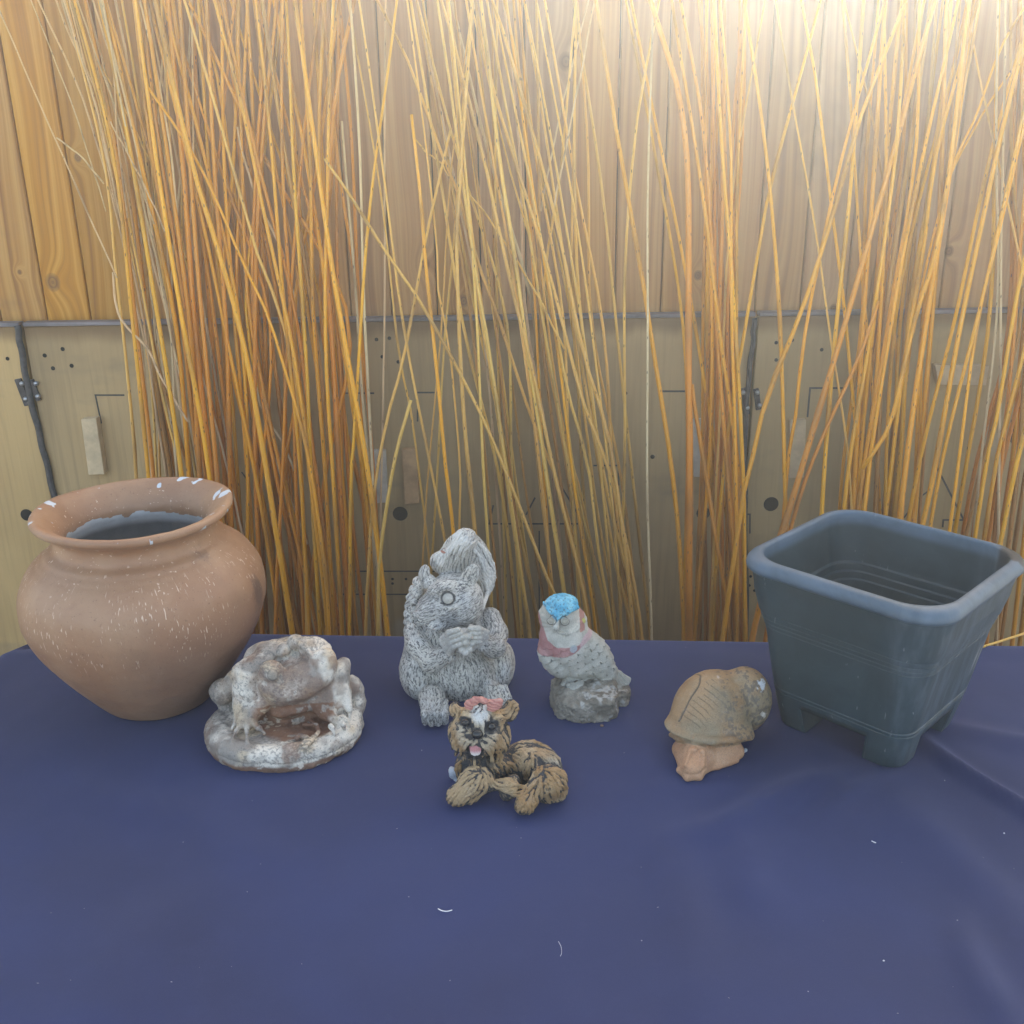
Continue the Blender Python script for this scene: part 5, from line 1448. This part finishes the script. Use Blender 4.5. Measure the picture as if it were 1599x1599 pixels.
    yel = np.linalg.norm(V - f.P(625, 390, -.9), axis=1) < 32 * u; col = np.where(yel[:, None], (.46, .45, .13), col)
    capc = mix((.07, .40, .60), (.20, .58, .74), sstep(-.3, .5, fbm(V * 90, 3, 41)))
    capc = mix(capc, (.06, .12, .16), .8 * sstep(.18, .42, -pit))
    col = mix(col, capc, cap)
    bs_ = np.linalg.norm(V - f.P(505, 690, -3.4), axis=1) < 40 * u; col = mix(col, (.33, .46, .52), .7 * bs_)
    for e_ in ((270, 392, -3.0), (415, 400, -3.1)):
        d = np.linalg.norm(V - f.P(*e_), axis=1) / u
        col = mix(col, (.08, .078, .07), .85 * sstep(12, 2, np.abs(d - 52))); col = np.where((d < 36)[:, None], (.34, .33, .28), col)
    f.mesh(M_stat, paint=col, groove=g)
owl()

# ---------------------------------------------------------------- dog
def dog():
    f = Fig('terrier_statue', 680, 1070, 7.268, 1.07, .00075, 'small painted terrier dog lying down with tongue out and salmon bow on its head', 'statue', .05)
    f.setorg(800, 1150); f.col = (0, 0, 0)
    def fl(du, dv, dd=0): 
        v = np.array([du, dd, -dv], float); return v / np.linalg.norm(v)
    f.k = .008
    # trunk and haunch
    f.e(900, 930, 2.4, 300, 250, 230, (0, 8, 0), flow=fl(.5, 1)); f.e(1070, 870, 2.4, 300, 270, 250, (0, 14, 0), flow=fl(.7, .8))
    f.e(1240, 1010, 1.6, 215, 280, 300, flow=fl(.15, 1)); f.e(1330, 1130, 2.0, 170, 230, 190, flow=fl(.5, 1)); f.e(1120, 960, .4, 150, 160, 230, (0, -10, 0), flow=fl(-.1, 1)); f.e(1180, 1040, 1.4, 180, 170, 190, flow=fl(.1, 1), k=.014)
    f.e(1290, 1080, 0, 205, 190, 165, z=3.0, flow=fl(.3, 1), k=.014); f.e(1330, 1190, 0, 160, 150, 110, z=1.2, flow=fl(.5, .9), k=.012)
    # chest and forelegs
    f.e(480, 960, 1.0, 235, 210, 240, flow=fl(.15, 1)); f.e(620, 930, .2, 190, 170, 180, flow=fl(.4, 1)); f.e(330, 930, .8, 110, 130, 200, flow=fl(-.1, 1))
    f.k = .006
    f.c((440, 1080, 0, 3.0), (260, 1250, 0, 1.5), 165, 112, flow=fl(-.6, .8)); f.c((520, 1060, 0, 3.0), (600, 1120, 0, 1.8), 120, 90, flow=fl(.2, 1)); f.e(225, 1255, 0, 108, 110, 105, z=1.3, flow=fl(-.5, .8)); f.c((560, 1090, 0, 2.6), (380, 1300, 0, .8), 95, 60, flow=fl(-.6, .6))
    f.c((900, 1080, 0, 2.6), (860, 1200, 0, 1.6), 70, 78, flow=fl(-.3, 1)); f.e(800, 1230, 0, 75, 80, 78, z=1.0, flow=fl(-.3, 1)); f.e(880, 1180, 0, 85, 70, 70, z=2.0, flow=fl(.3, -.4))
    # hind paw reaching forward, tail end
    f.c((1130, 1180, 0, 2.4), (1030, 1330, 0, 1.5), 110, 100, flow=fl(-.2, 1)); f.e(1010, 1370, 0, 112, 100, 95, z=1.2, flow=fl(0, 1))
    f.c((1300, 1180, 0, 1.6), (1400, 1230, 0, 1.0), 100, 80, flow=fl(.6, .8)); f.e(1260, 1290, 0, 90, 60, 40, z=.4, flow=fl(.8, .2))
    f.c((560, 1150, 0, 2.0), (800, 1120, 0, 2.4), 60, 70)
    # head
    f.k = .008
    f.e(490, 440, .0, 268, 230, 205, flow=fl(.0, -1)); f.e(470, 600, -.6, 270, 210, 200, flow=fl(0, 1))
    f.e(265, 560, .0, 120, 150, 180, (0, -6, 0), flow=fl(-.3, 1)); f.e(720, 610, .2, 125, 150, 180, (0, -16, 0), flow=fl(.35, 1))
    f.k = .005
    f.e(380, 600, -2.1, 130, 100, 90, (0, 22, 0), flow=fl(-.8, .6)); f.e(565, 615, -2.1, 140, 100, 95, (0, -24, 0), flow=fl(.8, .6))
    f.e(475, 500, -1.9, 85, 90, 70, flow=fl(0, -1)); f.e(460, 400, -1.4, 150, 90, 62, flow=fl(0, -1))
    # mop of hair under the bow, brows
    f.c((520, 250, .2), (480, 400, -1.6), 85, 60, flow=fl(-.1, 1)); f.c((420, 300, .2), (350, 340, -1.1), 70, 50, flow=fl(-.8, .6)); f.c((620, 300, .2), (720, 370, -.8), 70, 55, flow=fl(.8, .6))
    # whisker tufts round the mouth and the beard
    f.k = .003
    for a, b, c2, d, q in ((330, 640, 290, 800, -1.6), (270, 640, 225, 790, -.8), (215, 560, 190, 720, -.2), (600, 680, 640, 800, -1.6), (680, 640, 740, 790, -1.0), (760, 560, 810, 700, -.2), (350, 660, 345, 770, -1.8), (560, 690, 585, 780, -1.8), (800, 480, 835, 640, .4), (190, 470, 168, 620, .2)):
        f.c((a, b, q), (c2, d, q + .3), 42, 18)
    # the open mouth
    f.e(435, 735, -2.6, 92, 70, 80, sub=True, k=.003)
    f.c((390, 800, -1.6), (500, 800, -1.6), 42, 42)
    # eye pits
    f.e(335, 430, -3.0, 78, 60, 56, sub=True, k=.004); f.e(632, 475, -2.9, 78, 60, 56, sub=True, k=.004)
    # ears
    f.k = .005
    f.e(215, 260, .9, 62, 40, 80, (0, 12, 0), flow=fl(-.4, -1)); f.e(240, 300, .6, 80, 50, 60)
    f.e(848, 285, 1.0, 90, 34, 148, (0, 6, 0), flow=fl(.5, -.8)); f.e(830, 290, .2, 52, 22, 105, (0, 6, 0), sub=True, k=.004); f.e(770, 330, .6, 75, 60, 100)
    def clear(a, b):
        for x, y, r_ in ((338, 428, 62), (636, 472, 62), (475, 560, 70), (440, 745, 92)):
            if (a - x) ** 2 + (b - y) ** 2 < r_ * r_: return False
        return True
    f.tufts(clear, 44, 150, 14, 5, .0004, (1, 0, 0), .50, .20, 1.7)
    f.build()
    V = f.V
    s1 = f.streak(600, .030, 25, 3, .45); s2 = f.streak(950, .016, 17, 9, .5)
    tf = sstep(.15, .85, f.C[:, 0]); g = .34 * s1 + .24 * s2 + .42 * (.16 + .82 * tf)
    f.V = V + f.N * ((g - .5) * .0016 + fbm(V * 80, 2, 55) * .0010)[:, None]
    u = f.u
    # paint: ochre coat, cream muzzle and haunch, dark in the cuts of the coat
    och = mix((.33, .195, .085), (.46, .32, .18), sstep(-.4, .4, fbm(V * 45, 3, 3)))
    cream = mix((.46, .385, .28), (.60, .54, .43), sstep(-.4, .4, fbm(V * 60, 2, 6)))
    dm = np.linalg.norm((V - f.P(475, 560, -2.4)) * np.array([1, .6, 1.2]), axis=1) / u
    dh = np.linalg.norm(V - f.P(1330, 1060, .5), axis=1) / u; dt = np.linalg.norm((V - f.P(510, 300, -1)) * np.array([1, .5, 1]), axis=1) / u
    w_ = np.maximum.reduce([sstep(290, 160, dm) * .85, sstep(430, 160, dh) * .8, sstep(150, 70, dt)])
    top = mix(och, cream, np.clip(w_ + .35 * fbm(V * 70, 2, 8), 0, 1))
    top = mix(top, (.62, .65, .66), .8 * sstep(140, 60, dt))
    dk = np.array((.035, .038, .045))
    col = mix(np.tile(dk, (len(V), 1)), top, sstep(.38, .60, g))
    grey = sstep(0, .3, fbm(V * 30, 2, 18)) * sstep(600, 350, np.linalg.norm(V - f.P(1450, 1200, 1), axis=1) / u)
    col = mix(col, (.20, .22, .26), .35 * grey)
    for a, b, q, r_ in ((335, 425, -2.0, 82), (635, 470, -2.0, 84)):
        d = np.linalg.norm((V - f.P(a, b, q)) * np.array([.85, .6, 1.15]), axis=1) / u; col = mix(col, (.028, .034, .045), .95 * sstep(r_ + 6, r_ - 14, d))
    d = np.linalg.norm((V - f.P(435, 745, -2.0)) * np.array([.8, .7, 1]), axis=1) / u; col = mix(col, (.03, .033, .04), .92 * sstep(105, 80, d))
    d = np.linalg.norm((V - f.P(590, 880, -1.0)) * np.array([1, .3, 1.6]), axis=1) / u; col = mix(col, (.05, .055, .06), .7 * sstep(110, 60, d))
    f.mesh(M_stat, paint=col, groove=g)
    f.ball('nose', 475, 560, -3.35, 66, 50, 55, M_gblack); 
    f.ball('eye', 342, 428, -2.45, 46, 36, 42, M_gblack); f.ball('eye', 638, 472, -2.35, 46, 36, 42, M_gblack)
    g_ = Fig.__new__(Fig); g_.__dict__.update(f.__dict__); g_.pr = []; g_.h = .0007; g_.k = .002; g_.flow = None; g_.col = None
    g_.e(455, 690, -2.6, 66, 40, 40, (10, 0, 0)); g_.e(455, 745, -2.9, 62, 22, 58, (-20, 0, 0), k=.004); g_.build(clip=False)
    g_.V = g_.V - g_.N * (.0006 * np.exp(-((g_.V[:, 0] - g_.P(455, 0, 0)[0]) / .0008) ** 2))[:, None]
    tc = mix((.58, .25, .26), (.72, .66, .64), sstep(f.P(455, 735, -2.9)[2] + .001, f.P(455, 775, -2.9)[2], g_.V[:, 2]))
    g_.mesh(M_stat, 'tongue', paint=tc, groove=np.full(len(tc), .5))
    # bow
    g_.pr = []; g_.k = .0025
    q = -.75
    g_.e(415, 195, q, 92, 30, 50, (0, -18, 0)); g_.e(380, 250, q, 48, 26, 42, (0, 30, 0)); g_.e(665, 215, q, 92, 32, 62, (0, 14, 0)); g_.e(650, 265, q - .1, 66, 26, 36, (0, -10, 0)); g_.e(725, 185, q, 44, 26, 40)
    g_.chain([(450, 150, q), (520, 165, q - .2), (570, 180, q - .3)], [26, 30, 34]); g_.e(560, 185, q - .3, 36, 32, 30, k=.001); g_.e(455, 225, q - .9, 40, 16, 20, (0, -35, 0), sub=True)
    g_.build(clip=False); st = .5 + .5 * np.sin((g_.V[:, 0] * .3 + g_.V[:, 2]) * 1300 + 5 * fbm(g_.V * 110, 2, 3))
    g_.V = g_.V + g_.N * ((st - .5) * .0004)[:, None]
    bc = mix((.45, .17, .15), (.60, .29, .24), st); g_.mesh(M_stat, 'bow', paint=bc, groove=st)
    # broken whitish lump at the foot of the chest
    g_.pr = []; g_.k = .003; g_.h = .0009
    g_.e(215, 1000, .9, 62, 50, 75, (0, 25, 0)); g_.e(180, 960, 1.0, 30, 40, 35); g_.e(250, 1060, .8, 50, 45, 50); g_.build(clip=False)
    g_.V = g_.V + g_.N * (fbm(g_.V * 150, 3, 4) * .0016)[:, None]
    lc = mix((.34, .38, .45), (.50, .55, .62), sstep(-.3, .4, fbm(g_.V * 120, 2, 2))); g_.mesh(M_stat, 'broken_lump', paint=lc, groove=.5 + .4 * fbm(g_.V * 200, 2, 6))
dog()

# ---------------------------------------------------------------- frog
def frog():
    f = Fig('frog_statue', 310, 970, 5.711, 1.20, .0013, 'whitewashed stone frog sitting on a thick round slab, paint worn to brown', 'statue', .04)
    f.setorg(780, 950)
    # slab
    f.k = .012
    cx = 780
    f.slab((.004, -.020), (.1035, .087), -.004, .0335, .014)
    f.slab((.008, -.028), (.076, .060), .0295, .045, .008, sub=True, k=.006)
    f.k = .010
    # body
    f.e(800, 430, 3.0, 390, 330, 270); f.e(600, 360, 2.6, 190, 190, 150, (0, 24, 0)); f.e(900, 320, 3.2, 290, 220, 150)
    f.e(850, 760, 1.0, 290, 230, 150); f.e(830, 640, .8, 350, 260, 190); f.e(500, 650, -.8, 130, 180, 250); f.e(1200, 650, -.3, 165, 200, 230)
    # head, wide flat mouth turned down left to up right
    f.k = .007
    f.e(865, 540, -1.4, 350, 240, 175, (0, -20, 0)); f.e(760, 570, -2.4, 215, 190, 128, (0, 5, 0)); f.e(1030, 470, -1.2, 225, 190, 130, (0, -26, 0))
    f.e(880, 450, -.6, 240, 190, 130, (0, -18, 0))
    # throat below the mouth line
    f.e(850, 745, -1.9, 235, 160, 75, (0, -14, 0))
    f.chain([(545, 680, -3.6), (640, 722, -5.4), (800, 745, -6.2), (980, 720, -5.6), (1130, 640, -4.2), (1235, 520, -2.6)], [11, 12, 13, 13, 12, 10], sub=True, k=.003)
    # eyes
    f.k = .004
    f.e(655, 462, -3.1, 112, 80, 122, (0, -22, 0)); f.e(665, 480, -4.75, 66, 34, 84, (0, -22, 0), sub=True, k=.002); f.e(662, 487, -4.15, 50, 30, 62, (0, -22, 0), k=.0006)
    f.e(1115, 360, -1.6, 120, 110, 120); f.e(1045, 260, .6, 160, 140, 110, (0, 24, 0)); f.e(875, 180, 1.6, 76, 90, 66)
    f.k = .003; f.e(590, 375, -1.2, 38, 40, 42); f.e(635, 255, 1.0, 110, 110, 62, (0, 10, 0)); f.e(760, 260, .6, 62, 80, 52); f.e(1195, 430, -.6, 60, 80, 100)
    f.c((900, 200, -.2), (1010, 300, -2.0), 22, 16, k=.004)
    # left arm and hand
    f.k = .006
    f.chain([(560, 370, -.4), (425, 480, -1.2), (408, 620, -1.8), (405, 740, -2.2)], [110, 118, 104, 102]); f.c((400, 740, -2.4), (430, 870, -4.2), 90, 92)
    f.c((430, 860, -4.0), (560, 760, -3.4), 60, 70)
    f.k = .004
    for a, b, c2, d in ((390, 900, 285, 1065), (430, 920, 432, 1080), (480, 900, 590, 1000), (350, 860, 300, 960)): f.chain([(a, b, 0, 4.2), ((a + c2) / 2, (b + d) / 2, 0, 3.8), (c2, d, 0, 3.5)], [40, 17, 11])
    # left haunch
    f.k = .005; f.e(220, 625, 1.0, 122, 130, 122, (0, 20, 0)); f.c((330, 520, .6), (250, 600, .6), 95, 90); f.e(240, 735, .8, 80, 70, 40)
    # right arm, hand, leg and toes
    f.k = .005
    f.chain([(1190, 470, -.4), (1260, 450, .0), (1290, 410, .4)], [95, 80, 66]); f.chain([(1280, 460, .0), (1295, 600, -1.0), (1345, 790, -2.4)], [80, 60, 34])
    f.e(1290, 380, .8, 60, 70, 55); f.e(1400, 610, 1.6, 62, 100, 150, (0, -14, 0)); f.e(1430, 730, 1.0, 60, 90, 90)
    f.c((1140, 830, 0, 4.2), (1290, 920, 0, 3.4), 52, 40); f.c((1050, 700, -2.0), (1160, 820, 0, 4.4), 90, 55)
    f.k = .0025
    for a, b, c2, d in ((1290, 850, 1345, 930), (1250, 860, 1320, 880), (1180, 940, 1215, 1010), (1290, 920, 1300, 960)): f.chain([(a, b, 0, 4.3), ((a + c2) / 2, (b + d) / 2 - 8, 0, 4.0), (c2, d, 0, 3.4)], [24, 19, 14])
    for P_ in ([(940, 920), (1040, 930), (1070, 990), (1010, 1060)], [(1000, 890), (1060, 930), (1075, 970)], [(1010, 1060), (950, 1080), (920, 1100)], [(960, 1040), (910, 1020), (880, 1040)], [(1000, 1060), (960, 1120), (930, 1130)]):
        f.chain([(a, b, 0, 3.6) for a, b in P_], [18, 18, 16, 13][:len(P_)] if len(P_) > 2 else [18, 14])
    f.c((1350, 800, 0, 4.0), (1345, 880, 0, 3.2), 24, 16)
    f.build()
    V, N = f.V, f.N; u = f.u
    low = sstep(.0135, .006, V[:, 2])
    f.V = V + N * (fbm(V * 38, 4, 2) * .0030 + fbm(V * 200, 3, 8) * .0007 + low * fbm(V * 70, 3, 12) * .0018 + (np.abs(V[:, 2] - .0155 - .0018 * fbm(V * 18, 2, 3)) < .0011) * (np.abs(V[:, 0]) > -1) * -.0012 * (V[:, 1] < .0))[:, None]
    V = V
    wht = mix((.32, .285, .25), (.76, .70, .61), sstep(-.30, .25, fbm(V * 34, 4, 4)))
    wht = mix(wht, (.66, .52, .36), .8 * sstep(.12, .42, fbm(V * 24 + 9, 4, 6) + .12 * (V[:, 2] < .03)))
    spk = fbm(V * 480, 3, 21); wht = mix(wht, (.11, .105, .105), .62 * sstep(.12, .34, spk + .55 * fbm(V * 26, 3, 31)))
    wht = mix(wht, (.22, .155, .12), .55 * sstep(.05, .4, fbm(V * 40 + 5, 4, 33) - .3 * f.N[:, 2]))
    brn = mix((.16, .075, .045), (.27, .135, .08), sstep(-.4, .4, fbm(V * 50, 3, 14)))
    # worn brown: the hollow in front of the frog, throat, underside of the slab
    pool = np.linalg.norm((V - f.Pz(860, 900, 3.0)) * np.array([.75, 1.0, .4]), axis=1) / u + 90 * fbm(V * 55, 3, 16)
    pm = sstep(320, 250, pool)
    thr = np.linalg.norm((V - f.P(860, 800, -3.0)) * np.array([.8, .5, 1.6]), axis=1) / u + 60 * fbm(V * 60, 3, 17); pm = np.maximum(pm, sstep(250, 170, thr))
    rgt = np.linalg.norm((V - f.P(1180, 720, -1.0)) * np.array([1, .6, 1]), axis=1) / u + 80 * fbm(V * 60, 3, 19); pm = np.maximum(pm, .8 * sstep(150, 90, rgt))
    und = sstep(.0125, .0085, V[:, 2] + .004 * fbm(V * 30, 3, 23)) + .0; pm = np.maximum(pm, .92 * und)
    ex = (V[:, 2] > .046) & (V[:, 1] < -.02) & (V[:, 2] > f.P(850, 740, -5.5)[2])
    pm = np.where((V[:, 2] > .060), pm * .5, pm); pm = np.maximum(pm, .55 * sstep(.10, .34, fbm(V * 33 + 3, 3, 71) - .08))
    flecks = sstep(.30, .36, fbm(V * 95, 3, 27)); pm = pm * (1 - .8 * flecks)
    col = mix(wht, brn, pm)
    d = np.linalg.norm((V - f.P(664, 485, -5.0)), axis=1) / u; col = mix(col, (.36, .32, .26), .7 * sstep(70, 50, d)); col = mix(col, (.12, .11, .10), .55 * sstep(12, 3, np.abs(d - 66)))
    f.mesh(M_stat, paint=col, groove=.5 + .4 * spk)
frog()

# ---------------------------------------------------------------- snail
def snail():
    f = Fig('snail_figurine', 1020, 1010, 6.952, 1.155, .001, 'terracotta snail ornament with cracked brown shell, head lowered to the cloth', 'ornament', .04)
    f.setorg(680, 800); f.k = .006
    f.col = (1, 0, 0)
    f.e(640, 640, .6, 395, 360, 375, (0, 10, 0)); f.e(740, 560, 1.4, 360, 330, 300, (0, 18, 0)); f.e(440, 720, 0, 240, 260, 300, (0, 0, 0))
    f.k = .0035; f.e(985, 575, 1.7, 300, 265, 385, (0, -2, 0), k=.006)
    f.k = .003
    f.chain([(1075, 900, -.6), (1105, 800, -.9), (1180, 705, -.6)], [14, 20, 14], sub=True, k=.006)
    # brim
    f.k = .008; f.e(620, 900, -2.2, 430, 250, 120, (0, 3, 0)); f.e(600, 780, -1.6, 400, 260, 200); f.e(600, 852, -2.4, 470, 305, 46, (4, 2, 0), k=.006)
    f.k = .004
    f.chain([(190, 955, -2.2), (260, 980, -3.4), (450, 1015, -5.2), (650, 1030, -5.8), (850, 1018, -5.4), (1040, 975, -3.6)], [24, 34, 40, 40, 40, 44])
    f.e(1050, 955, -3.0, 46, 56, 52)
    f.col = (0, 1, 0)
    # head and foot of the animal
    f.k = .007
    f.e(590, 1090, 0, 370, 230, 120, z=1.3); f.c((440, 1190, 0, 1.5), (400, 1330, 0, 1.1), 145, 92); f.c((560, 1190, 0, 1.4), (470, 1330, 0, 1.0), 120, 84)
    f.c((300, 1130, 0, 1.2), (325, 1300, 0, .8), 85, 55); f.c((700, 1180, 0, 1.0), (910, 1150, 0, 1.0), 110, 74); f.c((500, 1290, 0, .7), (800, 1230, 0, .7), 62, 54)
    f.k = .0035
    f.chain([(280, 1340, 0, .5), (370, 1420, 0, .45), (500, 1410, 0, .45), (560, 1340, 0, .5), (700, 1300, 0, .5), (900, 1230, 0, .6)], [34, 34, 34, 30, 30, 36])
    f.e(430, 1115, 0, 46, 34, 30, z=3.1); f.e(535, 1135, 0, 30, 26, 22, z=3.0)
    f.c((400, 1130, 0, 3.0), (345, 1290, 0, 2.0), 20, 16); f.c((545, 1150, 0, 2.9), (545, 1290, 0, 1.8), 20, 16)
    f.chain([(285, 1345, 0, 1.2), (390, 1395, 0, 1.1), (500, 1385, 0, 1.1), (560, 1320, 0, 1.3)], [8, 11, 11, 8], sub=True, k=.002)
    f.build()
    V, N = f.V, f.N; u = f.u
    brimz = f.P(600, 1060, -4.4)[2]
    sh = sstep(.4, .6, f.C[:, 0]); shell = sh > .5
    # curved growth cracks on the shell
    a = f.P(225, 800, -2.0); b = f.P(585, 245, 1.0)
    t = (V - a) @ (b - a) / ((b - a) @ (b - a)); nrm = np.array([(b - a)[2], 0, -(b - a)[0]]); nrm /= np.linalg.norm(nrm)
    off = (V - a) @ nrm
    off = off + .0022 * np.sin(np.clip(t, 0, 1) * 3.1) + .0007 * fbm(V * 90, 2, 3); seam = np.abs(off)
    g1 = sstep(.0009, .0002, seam) * (t > .02) * (t < .93) * (V[:, 1] < .03)
    rad = np.abs(((t * 10.5 + 2.2 * off / .05 * .35 + .4 * fbm(V * 40, 2, 5)) % 1) - .5)
    ln = sstep(.06, .015, rad) * sstep(-.004, .003, off - .0) * sstep(.034, .018, off) * (t > .12) * (t < .98) * (fbm(V * 70, 2, 9) > -.28)
    ln2 = sstep(.05, .015, rad) * sstep(-.008, -.004, -np.abs(off + .014)) * (vnoise(V * 60, 3) > .1)
    crk = np.maximum.reduce([g1, ln * .9, ln2 * .6]) * shell
    fine = fbm(V * np.array([170, 170, 170]), 3, 8)
    rel = fbm(V * 22, 2, 2) * .0012 + fine * .0005 * shell
    f.V = V + N * (rel - crk * .0011)[:, None]
    base = mix((.30, .175, .085), (.37, .235, .125), sstep(-.4, .4, fbm(V * 30, 3, 4)))
    olive = mix(base, (.24, .20, .13), .75 * sstep(-.05, .35, fbm(V * 18 + 4, 3, 6) + .1))
    red = mix(olive, (.33, .165, .10), .7 * sstep(.0, .4, fbm(V * 22 + 8, 3, 7)) * (V[:, 0] > .0))
    mott = sstep(.05, .28, fbm(V * 260, 3, 11) + .5 * fbm(V * 26 + 2, 2, 12) - .12)
    c1 = mix(red, (.10, .088, .08), .68 * mott * sstep(-.03, .005, V[:, 0]))
    c1 = mix(c1, (.055, .05, .045), .85 * crk)
    skin = mix((.45, .225, .12), (.52, .29, .165), sstep(-.4, .4, fbm(V * 40, 3, 14)))
    skin = mix(skin, (.35, .17, .11), .4 * sstep(.2, .45, fbm(V * 90, 3, 15)))
    col = mix(skin, c1, sh)
    ch = np.linalg.norm((V - f.P(1170, 390, 0.4)) * np.array([1, .5, 1]), axis=1) / u + 60 * fbm(V * 90, 3, 18)
    col = mix(col, (.62, .66, .70), .9 * sstep(56, 36, ch + 40 * (fbm(V * 200, 2, 3) > .15)))
    ch = np.linalg.norm((V - f.P(710, 320, 0.0)) * np.array([1, .4, 1]), axis=1) / u; col = mix(col, (.60, .52, .46), .8 * sstep(28, 16, ch))
    ch = np.abs(np.linalg.norm((V - f.P(1180, 700, .3)) * np.array([.7, .3, 1.4]), axis=1) / u) + 60 * fbm(V * 200, 3, 28); col = mix(col, (.70, .64, .56), .7 * sstep(40, 28, ch))
    f.mesh(M_clay, paint=col, groove=.5 + .3 * fine - .5 * crk)
    chip = Fig.__new__(Fig); chip.__dict__.update(f.__dict__); chip.pr = []; chip.h = .0009; chip.k = .002; chip.flow = None; chip.col = None
snail()
c_ = Fig('clay_chip', 1020, 1010, 6.952, 1.13, .0008, 'pale blue grey chip lying beside the snail head on the cloth', 'chip'); c_.setorg(1000, 1120); c_.k = .002
c_.e(1000, 1122, 0, 26, 20, 24, (0, 30, 20), z=.3); c_.e(978, 1140, 0, 22, 16, 14, z=.2); c_.build(); c_.mesh(M_stat, 'chip_body', paint=np.tile((.42, .46, .50), (len(c_.V), 1)), groove=np.full(len(c_.V), .5))

# ------------------------------------------------------------------ added in place of lens glare: low sun over the fence lights a thin haze
v, f = box_vf(-20.5, 20.5, -20.5, 20.5, -1.0, 2.32)
hz = fix_normals(mesh_obj('glare_haze', v, f, None)); tag(hz, kind='stuff')
hm = bpy.data.materials.new('glare_haze'); hm.use_nodes = True; hm.node_tree.nodes.clear()
pv_ = hm.node_tree.nodes.new('ShaderNodeVolumePrincipled'); mo = hm.node_tree.nodes.new('ShaderNodeOutputMaterial')
pv_.inputs['Color'].default_value = (.74, .85, 1.0, 1); pv_.inputs['Density'].default_value = GLARE_HAZE
pv_.inputs['Anisotropy'].default_value = .74
hm.node_tree.links.new(pv_.outputs[0], mo.inputs['Volume']); hz.data.materials.append(hm)
